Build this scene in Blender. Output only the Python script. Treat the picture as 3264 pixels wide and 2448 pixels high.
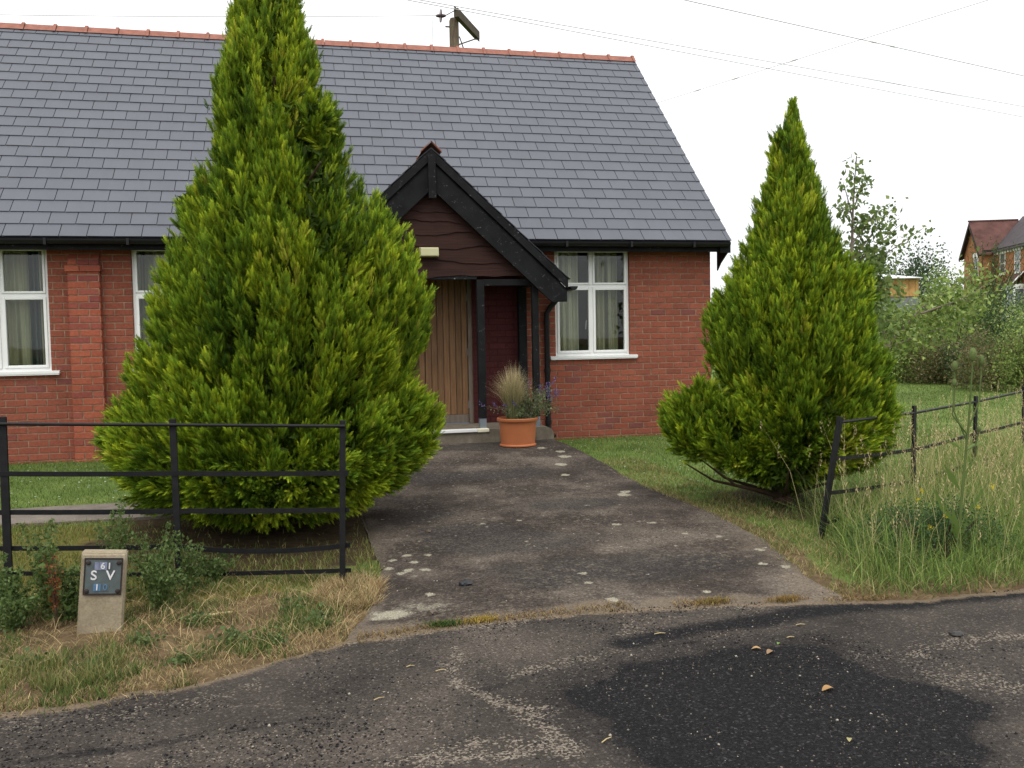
import bpy, math, random
import numpy as np
from mathutils import Vector, Matrix
R = math.radians
rng = np.random.default_rng(7)
random.seed(7)
sc = bpy.context.scene
col = sc.collection
for o in list(bpy.data.objects):
    bpy.data.objects.remove(o)

# ------------------------------------------------------------------ camera
YAW, PITCH, ROLL = R(12.8), R(-2.95), R(1.07)
fw = Vector((math.sin(YAW)*math.cos(PITCH), math.cos(YAW)*math.cos(PITCH), math.sin(PITCH)))
rt0 = Vector((math.cos(YAW), -math.sin(YAW), 0)); up0 = rt0.cross(fw)
rt = rt0*math.cos(ROLL) - up0*math.sin(ROLL); up = up0*math.cos(ROLL) + rt0*math.sin(ROLL)
cam = bpy.data.cameras.new('camera'); co = bpy.data.objects.new('camera', cam); col.objects.link(co)
co.matrix_world = Matrix(((rt.x, up.x, -fw.x, 0), (rt.y, up.y, -fw.y, -11.75), (rt.z, up.z, -fw.z, 1.40), (0, 0, 0, 1)))
cam.sensor_width = 36.0; cam.lens = 36.0*2850/3264; cam.clip_start = 0.05; cam.clip_end = 3000
sc.camera = co
# ------------------------------------------------------------------ sky: overcast, a bright even cloud deck over the blue
SUN_EL, SUN_AZ = R(58), R(200)
w = bpy.data.worlds.new('World'); sc.world = w; w.use_nodes = True
nt = w.node_tree; nt.nodes.clear()
sky = nt.nodes.new('ShaderNodeTexSky'); sky.sky_type = 'NISHITA'; sky.sun_disc = False
sky.sun_elevation = SUN_EL; sky.sun_rotation = SUN_AZ
cloud = nt.nodes.new('ShaderNodeMixRGB'); cloud.inputs[0].default_value = 0.90
tcw = nt.nodes.new('ShaderNodeTexCoord'); sxyz = nt.nodes.new('ShaderNodeSeparateXYZ'); crp = nt.nodes.new('ShaderNodeValToRGB')
nt.links.new(tcw.outputs['Generated'], sxyz.inputs[0]); nt.links.new(sxyz.outputs['Z'], crp.inputs[0])
crp.color_ramp.elements[0].position = 0.0; crp.color_ramp.elements[0].color = (10.4, 10.5, 10.7, 1)     # overcast: the deck brightens towards the zenith
crp.color_ramp.elements[1].position = 1.0; crp.color_ramp.elements[1].color = (21.0, 21.0, 21.2, 1)
nt.links.new(crp.outputs[0], cloud.inputs[2])
bg = nt.nodes.new('ShaderNodeBackground'); bg.inputs[1].default_value = 0.10
wo = nt.nodes.new('ShaderNodeOutputWorld')
nt.links.new(sky.outputs[0], cloud.inputs[1]); nt.links.new(cloud.outputs[0], bg.inputs[0]); nt.links.new(bg.outputs[0], wo.inputs[0])
sl = bpy.data.lights.new('sun', 'SUN'); sl.energy = 1.3; sl.angle = R(25); sl.color = (1, .96, .9)
so = bpy.data.objects.new('sun', sl); col.objects.link(so)
sdir = Vector((math.sin(SUN_AZ)*math.cos(SUN_EL), math.cos(SUN_AZ)*math.cos(SUN_EL), math.sin(SUN_EL)))
so.rotation_euler = sdir.to_track_quat('Z', 'Y').to_euler()
so.location = (0, -20, 30)
sc.view_settings.view_transform = 'Standard'; sc.view_settings.look = 'None'
sc.view_settings.exposure = 0.12; sc.view_settings.gamma = 1.0
sc.cycles.max_bounces = 8; sc.cycles.diffuse_bounces = 4; sc.cycles.transparent_max_bounces = 12

# ------------------------------------------------------------------ helpers: meshes
def np_mesh(name, verts, faces, cols=None, mat=None, smooth=False):
    """verts (N,3); faces list of (M,k) index arrays; cols (N,3) -> point colour 'Col'"""
    me = bpy.data.meshes.new(name)
    verts = np.asarray(verts, np.float32)
    me.vertices.add(len(verts)); me.vertices.foreach_set('co', verts.ravel())
    faces = [np.asarray(f, np.int32) for f in faces if len(f)]
    li = np.concatenate([f.ravel() for f in faces]); sizes = np.concatenate([np.full(len(f), f.shape[1], np.int32) for f in faces])
    me.loops.add(len(li)); me.loops.foreach_set('vertex_index', li)
    st = np.zeros(len(sizes), np.int32); st[1:] = np.cumsum(sizes)[:-1]
    me.polygons.add(len(sizes)); me.polygons.foreach_set('loop_start', st)
    try: me.polygons.foreach_set('loop_total', sizes)
    except Exception: pass
    if smooth: me.polygons.foreach_set('use_smooth', np.ones(len(sizes), bool))
    if cols is not None:
        a = me.color_attributes.new('Col', 'FLOAT_COLOR', 'POINT')
        c = np.ones((len(verts), 4), np.float32); c[:, :3] = cols
        a.data.foreach_set('color', c.ravel())
    me.update(calc_edges=True); me.validate()
    if mat: me.materials.append(mat)
    return me

def base_of(o):
    p = Vector((0, 0, 0))
    while o is not None:
        p += o.location; o = o.parent
    return p

def link(name, me, parent=None):
    o = bpy.data.objects.new(name, me); col.objects.link(o)
    if parent is not None:
        b = base_of(parent); me.transform(Matrix.Translation(-b)); o.parent = parent
    return o

def tag(o, label=None, cat=None, group=None, kind=None):
    if label: o['label'] = label
    if cat: o['category'] = cat
    if group: o['group'] = group
    if kind: o['kind'] = kind
    return o

def thing(name, loc, label, cat, group=None):
    o = bpy.data.objects.new(name, None); col.objects.link(o); o.location = loc; o.empty_display_size = .1
    return tag(o, label, cat, group)

class MB:
    """collects world-space polygons that become ONE mesh"""
    def __init__(s): s.v = []; s.f = []
    def quad(s, *p):
        b = len(s.v); s.v += [tuple(q) for q in p]; s.f.append(tuple(range(b, b+len(p))))
    def box(s, x0, x1, y0, y1, z0, z1, M=None, bev=0):
        if bev:
            return s.bbox(x0, x1, y0, y1, z0, z1, M, bev)
        P = [(x0,y0,z0),(x1,y0,z0),(x1,y1,z0),(x0,y1,z0),(x0,y0,z1),(x1,y0,z1),(x1,y1,z1),(x0,y1,z1)]
        if M is not None: P = [tuple(M @ Vector(p)) for p in P]
        b = len(s.v); s.v += P
        for f in ((0,3,2,1),(4,5,6,7),(0,1,5,4),(1,2,6,5),(2,3,7,6),(3,0,4,7)): s.f.append(tuple(b+i for i in f))
    def bbox(s, x0, x1, y0, y1, z0, z1, M=None, b=.004):
        import bmesh
        bm = bmesh.new(); bmesh.ops.create_cube(bm, size=1)
        for v in bm.verts:
            v.co = Vector(((x0+x1)/2+v.co.x*(x1-x0), (y0+y1)/2+v.co.y*(y1-y0), (z0+z1)/2+v.co.z*(z1-z0)))
        bmesh.ops.bevel(bm, geom=bm.edges[:], offset=b, segments=2, affect='EDGES', profile=.5)
        s.addbm(bm, M)
    def addbm(s, bm, M=None):
        bm.verts.index_update(); k = len(s.v)
        s.v += [tuple(M @ v.co) if M is not None else tuple(v.co) for v in bm.verts]
        s.f += [tuple(k+v.index for v in f.verts) for f in bm.faces]; bm.free()
    def tube(s, pts, rad, n=8, caps=True):
        pts = [Vector(p) for p in pts]; k = len(pts)
        rad = [rad]*k if not hasattr(rad, '__len__') else rad
        rings = []; prev = None
        for i, p in enumerate(pts):
            t = (pts[min(i+1, k-1)]-pts[max(i-1, 0)]).normalized()
            if prev is None:
                a = t.orthogonal().normalized()
            else:
                a = (prev - t*prev.dot(t)).normalized()
            prev = a; bb = t.cross(a); b0 = len(s.v)
            s.v += [tuple(p + (a*math.cos(2*math.pi*j/n)+bb*math.sin(2*math.pi*j/n))*rad[i]) for j in range(n)]
            rings.append(b0)
        for i in range(k-1):
            for j in range(n):
                s.f.append((rings[i]+j, rings[i]+(j+1) % n, rings[i+1]+(j+1) % n, rings[i+1]+j))
        if caps:
            s.f.append(tuple(rings[0]+j for j in range(n))[::-1]); s.f.append(tuple(rings[-1]+j for j in range(n)))
    def prism(s, poly, d):
        """poly: list of 3D points, extruded by vector d"""
        n = len(poly); b = len(s.v); d = Vector(d)
        s.v += [tuple(p) for p in poly] + [tuple(Vector(p)+d) for p in poly]
        s.f.append(tuple(b+i for i in range(n))); s.f.append(tuple(b+n+i for i in range(n))[::-1])
        for i in range(n): s.f.append((b+i, b+n+i, b+n+(i+1) % n, b+(i+1) % n))
    def lathe(s, prof, c, n=40):
        b = len(s.v); m = len(prof)
        for (r, z) in prof:
            s.v += [(c[0]+r*math.cos(2*math.pi*j/n), c[1]+r*math.sin(2*math.pi*j/n), c[2]+z) for j in range(n)]
        for i in range(m-1):
            for j in range(n): s.f.append((b+i*n+j, b+i*n+(j+1) % n, b+(i+1)*n+(j+1) % n, b+(i+1)*n+j))
    def build(s, name, mat, parent=None, smooth=False, fix=True):
        me = bpy.data.meshes.new(name); me.from_pydata(s.v, [], s.f); me.materials.append(mat)
        if fix:
            import bmesh
            bm = bmesh.new(); bm.from_mesh(me); bmesh.ops.recalc_face_normals(bm, faces=bm.faces[:]); bm.to_mesh(me); bm.free()
        if smooth:
            me.polygons.foreach_set('use_smooth', np.ones(len(me.polygons), bool))
            try: me.set_sharp_from_angle(angle=R(40))
            except Exception: pass
        me.update()
        return link(name, me, parent)

def copy_tree(o, parent=None):
    c = o.copy(); col.objects.link(c)
    if parent is not None: c.parent = parent
    for ch in list(o.children): copy_tree(ch, c)
    return c

# lattice value noise for masks
_lat = rng.random((257, 257))
def vnoise(x, y, s, seed=0):
    x = np.asarray(x)*s + seed*17.3; y = np.asarray(y)*s + seed*9.7
    xi = np.floor(x).astype(int); yi = np.floor(y).astype(int); fx = x-xi; fy = y-yi
    fx = fx*fx*(3-2*fx); fy = fy*fy*(3-2*fy); g = lambda a, b: _lat[a % 256, b % 256]
    return (g(xi, yi)*(1-fx)+g(xi+1, yi)*fx)*(1-fy) + (g(xi, yi+1)*(1-fx)+g(xi+1, yi+1)*fx)*fy
def fbm(x, y, s, seed=0): return .5*vnoise(x, y, s, seed)+.3*vnoise(x, y, s*2.1, seed+3)+.2*vnoise(x, y, s*4.3, seed+5)
def sstep(a, b, x):
    t = np.clip((np.asarray(x)-a)/(b-a), 0, 1); return t*t*(3-2*t)
def seg_dist(x, y, pts):
    d = np.full(np.shape(x), 1e9)
    for (ax, ay), (bx, by) in zip(pts[:-1], pts[1:]):
        L = (bx-ax)**2+(by-ay)**2; t = np.clip(((x-ax)*(bx-ax)+(y-ay)*(by-ay))/L, 0, 1)
        d = np.minimum(d, np.hypot(x-ax-t*(bx-ax), y-ay-t*(by-ay)))
    return d
def inside(x, y, poly):
    r = np.zeros(np.shape(x), bool); n = len(poly)
    for i in range(n):
        (x0, y0), (x1, y1) = poly[i], poly[(i+1) % n]
        c = ((y0 > y) != (y1 > y)) & (x < (x1-x0)*(y-y0)/((y1-y0) if y1 != y0 else 1e-9)+x0); r ^= c
    return r
def poly_sd(x, y, poly):
    d = seg_dist(x, y, list(poly)+[poly[0]]); return np.where(inside(x, y, poly), -d, d)

# ------------------------------------------------------------------ helpers: materials
class NT:
    def __init__(s, name, rough=.7, spec=.3):
        s.m = bpy.data.materials.new(name); s.m.use_nodes = True; s.t = s.m.node_tree
        s.b = s.t.nodes['Principled BSDF']; s.b.inputs['Roughness'].default_value = rough
        s.b.inputs['Specular IOR Level'].default_value = spec; s._c = None
    def n(s, t, **k):
        nd = s.t.nodes.new(t)
        for a, v in k.items(): setattr(nd, a, v)
        return nd
    def l(s, a, b): s.t.links.new(a, b)
    def coord(s, sc_=(1, 1, 1)):
        tc = s.n('ShaderNodeTexCoord'); mp = s.n('ShaderNodeMapping'); mp.inputs['Scale'].default_value = sc_
        s.l(tc.outputs['Object'], mp.inputs['Vector']); return mp.outputs['Vector']
    def noise(s, scale, detail=4, rough=.55, c=None, st=(1, 1, 1)):
        nd = s.n('ShaderNodeTexNoise'); nd.inputs['Scale'].default_value = scale; nd.inputs['Detail'].default_value = detail
        nd.inputs['Roughness'].default_value = rough; s.l(c if c is not None else s.coord(st), nd.inputs['Vector']); return nd.outputs['Fac']
    def voro(s, scale, out='Distance', feature='F1', st=(1, 1, 1)):
        nd = s.n('ShaderNodeTexVoronoi', feature=feature); nd.inputs['Scale'].default_value = scale
        s.l(s.coord(st), nd.inputs['Vector']); return nd.outputs[out]
    def ramp(s, f, stops):
        nd = s.n('ShaderNodeValToRGB'); e = nd.color_ramp.elements
        while len(e) < len(stops): e.new(.5)
        for i, (p, c) in enumerate(stops):
            e[i].position = p; c = (c, c, c) if not hasattr(c, '__len__') else c; e[i].color = (*c, 1)
        s.l(f, nd.inputs[0]); return nd.outputs[0]
    def mix(s, f, a, b, bl='MIX'):
        nd = s.n('ShaderNodeMixRGB', blend_type=bl)
        for i, v in ((0, f), (1, a), (2, b)):
            if hasattr(v, 'is_linked'): s.l(v, nd.inputs[i])
            elif i == 0: nd.inputs[0].default_value = v
            else: nd.inputs[i].default_value = (*v, 1) if hasattr(v, '__len__') else (v, v, v, 1)
        return nd.outputs[0]
    def math(s, op, a, b=0.5):
        nd = s.n('ShaderNodeMath', operation=op)
        for i, v in ((0, a), (1, b)):
            if hasattr(v, 'is_linked'): s.l(v, nd.inputs[i])
            else: nd.inputs[i].default_value = v
        return nd.outputs[0]
    def attr(s, name='Col'):
        nd = s.n('ShaderNodeAttribute', attribute_name=name); return nd.outputs['Color']
    def sep(s, c):
        nd = s.n('ShaderNodeSeparateColor'); s.l(c, nd.inputs[0]); return nd.outputs
    def island(s):
        return s.n('ShaderNodeNewGeometry').outputs['Random Per Island']
    def bump(s, h, strength=.3, dist=.01):
        nd = s.n('ShaderNodeBump'); nd.inputs['Strength'].default_value = strength; nd.inputs['Distance'].default_value = dist
        s.l(h, nd.inputs['Height']); s.l(nd.outputs[0], s.b.inputs['Normal'])
    def color(s, c):
        if hasattr(c, 'is_linked'): s.l(c, s.b.inputs['Base Color'])
        else: s.b.inputs['Base Color'].default_value = (*c, 1)
    def rough(s, r): s.l(r, s.b.inputs['Roughness'])
    def transl(s, c, f=.3):
        tr = s.n('ShaderNodeBsdfTranslucent'); mx = s.n('ShaderNodeMixShader'); mx.inputs[0].default_value = f
        out = s.t.nodes['Material Output']; s.l(c, tr.inputs[0])
        s.l(s.b.outputs[0], mx.inputs[1]); s.l(tr.outputs[0], mx.inputs[2]); s.l(mx.outputs[0], out.inputs[0])

def flat(name, c, rough=.6, spec=.3, var=.25, scale=6, bump=0, st=(1, 1, 1)):
    t = NT(name, rough, spec); f = t.noise(scale, 5, .6, st=st)
    lo = tuple(x*(1-var) for x in c); hi = tuple(min(1, x*(1+var)) for x in c)
    t.color(t.ramp(f, [(.3, lo), (.7, hi)]))
    if bump: t.bump(t.noise(scale*12, 3, st=st), bump, .004)
    return t.m

def leafmat(name, f=.3, rough=.55, spec=.25):
    t = NT(name, rough, spec); c = t.attr(); t.color(c); t.transl(c, f); return t.m

def m_brick(name, stops, mortar=False):
    t = NT(name, .85, .2); i = t.island()
    c = t.ramp(i, stops); sm = t.noise(40, 4, .65); c = t.mix(.55, c, t.ramp(sm, [(.25, .45), (.75, 1.35)]), 'MULTIPLY')
    big = t.noise(1.3, 4); c = t.mix(.45, c, t.ramp(big, [(.3, .62), (.7, 1.15)]), 'MULTIPLY')
    t.color(c); t.bump(t.noise(90, 4, .7), .5, .004); return t.m
BR = [(0, (.225, .070, .046)), (.15, (.258, .078, .048)), (.5, (.270, .078, .048)), (.88, (.300, .092, .056)), (.96, (.228, .072, .054)), (1, (.19, .066, .056))]
M_brick = m_brick('red_brick', BR)
M_butt = m_brick('buttress_brick', [(0, (.24, .066, .055)), (.25, (.33, .088, .05)), (.8, (.38, .108, .06)), (1, (.25, .075, .062))])
M_maroon = m_brick('maroon_painted_brick', [(0, (.066, .0165, .017)), (1, (.080, .020, .020))])
M_maroon_joint = flat('maroon_painted_joint', (.052, .013, .0135), .85, .15, .15, 8)
M_mortar = flat('mortar', (.265, .172, .118), .95, .1, .35, 14, .4)
t = NT('slate', .55, .35); i = t.island()
c = t.ramp(i, [(0, (.085, .091, .107)), (.5, (.089, .096, .113)), (1, (.094, .101, .118))])
st_ = t.noise(3.2, 5, .65, st=(1, .35, .35)); c = t.mix(.4, c, t.ramp(st_, [(.35, .84), (.62, 1.06)]), 'MULTIPLY')
t.color(c); t.bump(t.noise(60, 3), .12, .003); M_slate = t.m
t = NT('porch_slate', .6, .3); t.color(t.ramp(t.island(), [(0, (.030, .031, .036)), (1, (.050, .051, .058))])); M_pslate = t.m
M_terra = flat('terracotta_ridge', (.27, .115, .082), .8, .2, .25, 9, .2)
M_pot = flat('terracotta_plastic', (.40, .130, .048), .5, .4, .12, 4, .05)
t = NT('black_timber', .75, .15)
wear = t.math('MULTIPLY', t.ramp(t.noise(9, 6, .7, st=(1, 1, 2)), [(.56, 0), (.66, 1)]), t.ramp(t.noise(60, 3, .6), [(.56, 0), (.64, 1)]))
t.color(t.mix(wear, t.ramp(t.noise(5, 4), [(.3, (.006, .0062, .007)), (.7, (.013, .0135, .015))]), (.20, .19, .18)))
t.bump(t.noise(30, 4, st=(1, 1, .2)), .25, .004); M_black = t.m
M_pvcblack = flat('black_plastic', (.008, .008, .0095), .45, .3, .2, 5)
M_upvc = flat('white_window_plastic', (.78, .79, .77), .35, .5, .04, 3)
t = NT('waney_board', .75, .2); g = t.noise(6, 6, .6, st=(.4, 1, 9))
c = t.ramp(g, [(.3, (.020, .0085, .0065)), (.7, (.044, .0175, .0125))]); t.color(c); t.bump(g, .5, .006); M_waney = t.m
t = NT('door_timber', .6, .3); g = t.noise(5, 6, .65, st=(12, 1, .7))
c = t.ramp(g, [(.25, (.12, .056, .024)), (.55, (.215, .115, .053)), (.8, (.29, .18, .092))])
c = t.mix(.6, c, t.ramp(t.island(), [(0, .6), (1, 1.2)]), 'MULTIPLY'); t.color(c); t.bump(g, .3, .003); M_door = t.m
M_grey_wood = flat('weathered_grey_timber', (.155, .125, .10), .8, .2, .3, 6, .3, st=(3, 3, .5))
M_galv = flat('galvanised_steel', (.20, .23, .26), .45, .6, .2, 9)
M_galv.node_tree.nodes['Principled BSDF'].inputs['Metallic'].default_value = .3
t = NT('step_concrete', .9, .15)
c = t.ramp(t.noise(5, 6, .7), [(.25, (.085, .07, .052)), (.55, (.17, .145, .11)), (.8, (.26, .235, .19))]); t.color(c)
t.bump(t.noise(45, 4), .4, .006); M_step = t.m
M_cream = flat('cream_paint', (.72, .68, .52), .6, .3, .12, 8)
M_lamp = flat('lamp_diffuser', (.50, .48, .27), .3, .5, .06, 5)
M_lampbox = flat('lamp_housing', (.30, .23, .12), .5, .3, .15, 5)
M_iron = flat('black_painted_iron', (.0065, .0065, .0075), .55, .25, .5, 25, .35)
t = NT('marker_concrete', .9, .15); f = t.noise(7, 6, .7); sp = t.noise(90, 3)
c = t.ramp(f, [(.25, (.20, .16, .105)), (.55, (.31, .26, .18)), (.8, (.42, .38, .29))]); c = t.mix(.5, c, t.ramp(sp, [(.3, .65), (.7, 1.2)]), 'MULTIPLY')
t.color(c); t.bump(sp, .5, .004); M_marker = t.m
M_plate = flat('grey_green_plate', (.085, .105, .105), .45, .4, .3, 12)
M_letter = flat('white_letter', (.66, .66, .66), .5, .3, .15, 40)
M_rust = flat('rusty_bolt', (.030, .020, .018), .7, .3, .4, 60)
M_tile_blue = flat('blue_number_tile', (.075, .16, .27), .5, .4, .25, 30)
M_tile_grey = flat('lilac_number_tile', (.19, .21, .30), .5, .4, .2, 30)
M_num_dark = flat('dark_number', (.04, .05, .06), .5, .3, .1, 30)
M_bark = flat('brown_bark', (.075, .05, .033), .95, .1, .4, 18, .6)
M_greybark = flat('grey_bark', (.17, .14, .11), .95, .1, .35, 14, .5)
M_pole = flat('weathered_pole', (.12, .095, .065), .95, .1, .35, 10, .5, st=(2, 2, .4))
M_poledark = flat('pole_crossarm', (.085, .07, .052), .9, .15, .3, 10, .4)
M_wire = flat('wire', (.55, .55, .55), .6, .3, .05, 3)
M_insul = flat('brown_porcelain', (.055, .028, .03), .3, .5, .15, 8)
M_conifer = leafmat('conifer_foliage', .20, .65, .12)
M_leaf = leafmat('leaf', .42)
M_grass = leafmat('grass_blade', .30, .65, .2)
M_stone = NT('loose_stone', .9, .2); M_stone.color(M_stone.attr()); M_stone = M_stone.m
M_room = flat('room_plaster', (.30, .27, .22), .9, .1, .1, 2)

# curtains
def m_curtain(name, stops):
    t = NT(name, .9, .1); f = t.noise(7, 2, .5, st=(1, .1, .02)); c = t.ramp(f, stops); t.color(c); t.transl(c, .15); return t.m
M_curt_cream = m_curtain('cream_curtain', [(.3, (.58, .56, .37)), (.5, (.76, .74, .54)), (.7, (.40, .38, .25))])
M_curt_olive = m_curtain('olive_striped_curtain', [(.34, (.46, .44, .25)), (.5, (.70, .67, .44)), (.60, (.22, .21, .12)), (.72, (.60, .56, .36))])
M_curt_teal = m_curtain('teal_curtain', [(.3, (.09, .13, .13)), (.7, (.17, .22, .21))])

t = NT('window_glass', .02, .5)
gl = t.n('ShaderNodeBsdfGlossy'); gl.inputs['Roughness'].default_value = .015; tr = t.n('ShaderNodeBsdfTransparent'); tr.inputs[0].default_value = (.90, .93, .92, 1)
fr = t.n('ShaderNodeFresnel'); fr.inputs[0].default_value = 1.5
bn = t.n('ShaderNodeBump'); bn.inputs['Strength'].default_value = .03; bn.inputs['Distance'].default_value = .02; t.l(t.noise(2.5, 2), bn.inputs['Height']); t.l(bn.outputs[0], gl.inputs['Normal'])
mx = t.n('ShaderNodeMixShader'); t.l(t.math('MULTIPLY', fr.outputs[0], .85), mx.inputs[0]); t.l(tr.outputs[0], mx.inputs[1]); t.l(gl.outputs[0], mx.inputs[2]); t.l(mx.outputs[0], t.t.nodes['Material Output'].inputs[0])
M_glass = t.m

# ------------------------------------------------------------------ ground, path, road
ROAD_EDGE = [(-60, -9.6), (-8, -8.1), (-3, -7.74), (-1.31, -7.68), (-.95, -7.66), (-.58, -7.6), (-.19, -7.38), (.17, -7.2), (.77, -7.08), (1.56, -7.05), (2.35, -7.15), (2.86, -7.28), (3.39, -7.37), (4.05, -7.37), (6, -7.25), (12, -6.9), (60, -5.6)]
def road_edge(x): return np.interp(x, [p[0] for p in ROAD_EDGE], [p[1] for p in ROAD_EDGE])
def gz(Y):
    return -.12*sstep(2.0, 7.0, -np.asarray(Y, float))
PL_Y = [-7.2, -6.8, -5.9, -5.0, -4, -.8]; PL_X = [.14, .28, .42, .39, .40, .45]
PR_Y = [-7.3, -6.75, -5.9, -5.0, -4.0, -2.5, -.3]; PR_X = [2.93, 2.99, 3.20, 3.21, 3.09, 3.08, 2.98]
def pleft(y): return np.interp(y, PL_Y, PL_X)
def pright(y): return np.interp(y, PR_Y, PR_X)
def path_z(x, y): return gz(y)+.014+.095*sstep(-3.6, -1.1, y)+.012*(vnoise(x, y, 1.1, 2)-.5)

xs = np.concatenate([-np.geomspace(900, 5.2, 26), np.arange(-5, 8.01, .07), np.geomspace(8.2, 900, 34)])
ys = np.concatenate([-np.geomspace(900, 8.8, 20), np.arange(-8.6, .6, .07), np.arange(.7, 16, .6), np.geomspace(17, 900, 26)])
X, Y = np.meshgrid(xs, ys, indexing='xy')
Z = gz(Y) + .03*(fbm(X, Y, 1.7)-.5)*sstep(-.2, -1.5, Y)*sstep(25, 5, np.abs(X)+np.abs(Y))
und = sstep(-.03, .05, road_edge(X)+.0-Y); Z = Z-.06*und             # dips under the road
onpath = sstep(.0, .12, np.minimum(np.minimum(X-pleft(Y), pright(Y)-X), Y+7.2)); Z = np.where(Y < 0, Z-.04*onpath, Z)
Z = np.where((Y > -.02) & (Y < 7.2) & (X < 5.6) & (X > -14), -.02, Z)
# masks: R dry straw/bare, G soil, B yellow-green moss
dry = np.maximum(sstep(-6.0, -6.5, Y)*sstep(1.0, .3, X), sstep(.35, .0, np.abs(X-pright(Y)))*sstep(-2.2, -5, Y)*.9)
dry = np.maximum(dry, sstep(.6, .1, Y-road_edge(X))*.9)
d1 = np.hypot(X+.2, Y+4.4); d2 = np.hypot(X-3.98, Y+4.76)
soil = np.clip(np.maximum(sstep(1.85, 1.0, d1), sstep(1.1, .4, d2)*.7), 0, 1)
moss = sstep(-3.9, -4.2, Y)*sstep(.3, -.6, X)*.9
cols = np.stack([dry, soil, moss], -1).reshape(-1, 3)
n0, n1 = X.shape; idx = np.arange(n0*n1).reshape(n0, n1)
F = np.stack([idx[:-1, :-1], idx[:-1, 1:], idx[1:, 1:], idx[1:, :-1]], -1).reshape(-1, 4)
t = NT('lawn_ground', .95, .1); sp = t.sep(t.attr())
g = t.ramp(t.noise(2.2, 5, .65), [(.3, (.080, .125, .028)), (.5, (.12, .175, .042)), (.7, (.17, .21, .058))])
g = t.mix(.5, g, t.ramp(t.noise(55, 3), [(.3, .6), (.7, 1.3)]), 'MULTIPLY')
dr = t.ramp(t.noise(9, 6, .7), [(.25, (.058, .040, .022)), (.5, (.128, .088, .048)), (.75, (.26, .19, .10))])
so_ = t.ramp(t.noise(14, 5, .7), [(.3, (.035, .024, .014)), (.7, (.085, .062, .032))])
br = t.noise(5, 5, .7)
mk = lambda ch: t.ramp(t.math('ADD', ch, t.math('MULTIPLY', t.math('SUBTRACT', br, .5), .9)), [(.4, 0), (.62, 1)])
c = t.mix(mk(sp[2]), g, t.ramp(t.noise(7, 5, .7), [(.3, (.10, .10, .022)), (.7, (.20, .165, .05))]))
c = t.mix(mk(sp[0]), c, dr); c = t.mix(mk(sp[1]), c, so_); t.color(c); t.bump(t.noise(70, 4, .7), .8, .02)
tag(link('ground', np_mesh('ground', np.stack([X, Y, Z], -1).reshape(-1, 3), [F], cols, t.m, True)), kind='structure')

# road
ux = np.concatenate([np.linspace(-60, -6, 30), np.arange(-5.6, -2, .2), np.arange(-2, 4.6, .022), np.arange(4.7, 9, .15), np.linspace(9.5, 60, 30)])
vv = np.concatenate([np.arange(0, 2.2, .022), np.linspace(2.3, 8.5, 16)])
U, V = np.meshgrid(ux, vv, indexing='xy')
edge = road_edge(U)+.05*(vnoise(U, U*0, 4)-.5)+.035*(vnoise(U, U*0, 17, 4)-.5)
Yr = edge-V; Zr = -.12+.008*(fbm(U, Yr, 1.2)-.5)-.006*sstep(.03, 0, V)
TAR = [(1.03, -8.15), (1.36, -7.85), (1.88, -7.74), (2.44, -7.86), (2.52, -8.18), (2.55, -8.45), (2.6, -8.75), (2.36, -8.98), (1.94, -9.3), (1.48, -9.3), (1.18, -8.85), (1.07, -8.45)]
sd = poly_sd(U, Yr, TAR)+.34*(fbm(U, Yr, 2.3)-.5)+.14*(fbm(U, Yr, 9, 5)-.5)
tar = sstep(.10, -.10, sd)*(.80+.20*fbm(U, Yr, 4, 2))
tar = np.maximum(tar, .55*sstep(.30, -.25, sd-.12+.5*(fbm(U, Yr, 1.4, 8)-.5)))
band = seg_dist(U, Yr, [(-1.14, -8.21), (-.64, -8.2), (.02, -8.1), (.71, -8.01), (1.19, -7.8), (1.83, -7.69)])
tar = np.maximum(tar, .75*sstep(.05, .0, band+.05*(vnoise(U, Yr, 7)-.5))*(.4+.6*vnoise(U, Yr, 3, 2)))
band2 = seg_dist(U, Yr, [(1.5, -7.62), (1.9, -7.52), (2.8, -7.42), (4.2, -7.44), (7, -7.3)])
tar = np.maximum(tar, .9*sstep(.20, .02, band2+.10*(fbm(U, Yr, 4, 3)-.5)))
pale = np.zeros_like(U)
def stripe(pts, wd, amt, seed):
    global pale
    d = seg_dist(U+.10*(fbm(U, Yr, 3, seed+20)-.5), Yr+.10*(fbm(U, Yr, 3, seed+27)-.5), pts)+wd*2.6*(fbm(U, Yr, 12, seed)-.5); pale = np.maximum(pale, amt*sstep(wd*1.25, -wd*.2, d)*(.45+.75*fbm(U, Yr, 7, seed+11)))
stripe([(.67, -7.46), (.61, -7.7), (.62, -7.91), (.71, -8.12), (.80, -8.24), (.86, -8.44), (.85, -8.64), (.58, -8.64), (.2, -8.57)], .040, .9, 1)
stripe([(.80, -8.24), (.86, -8.44), (.85, -8.72)], .10, .8, 2); stripe([(.85, -8.6), (.3, -8.56)], .08, .6, 3)
stripe([(2.5, -8.14), (2.8, -8.10), (3.1, -8.05), (3.6, -8.1)], .10, .55, 4); stripe([(2.65, -8.35), (2.86, -8.6), (3.6, -8.7)], .16, .45, 5)
stripe([(2.17, -9.05), (2.27, -9.07)], .05, .95, 6); stripe([(1.68, -7.3), (1.54, -7.46), (1.86, -7.55), (2.0, -7.57)], .05, .45, 7); stripe([(.9, -7.9), (1.17, -7.80), (1.57, -7.68)], .045, .55, 8)
stripe([(-1.6, -8.35), (-.64, -8.42), (.02, -8.33), (.36, -8.43)], .13, .14, 9); stripe([(-2.5, -7.95), (-.9, -7.86), (-.3, -7.7)], .10, .18, 10)
stripe(list(zip(np.linspace(.2, 2.9, 20), road_edge(np.linspace(.2, 2.9, 20))-.05)), .06, .7, 11)
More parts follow.
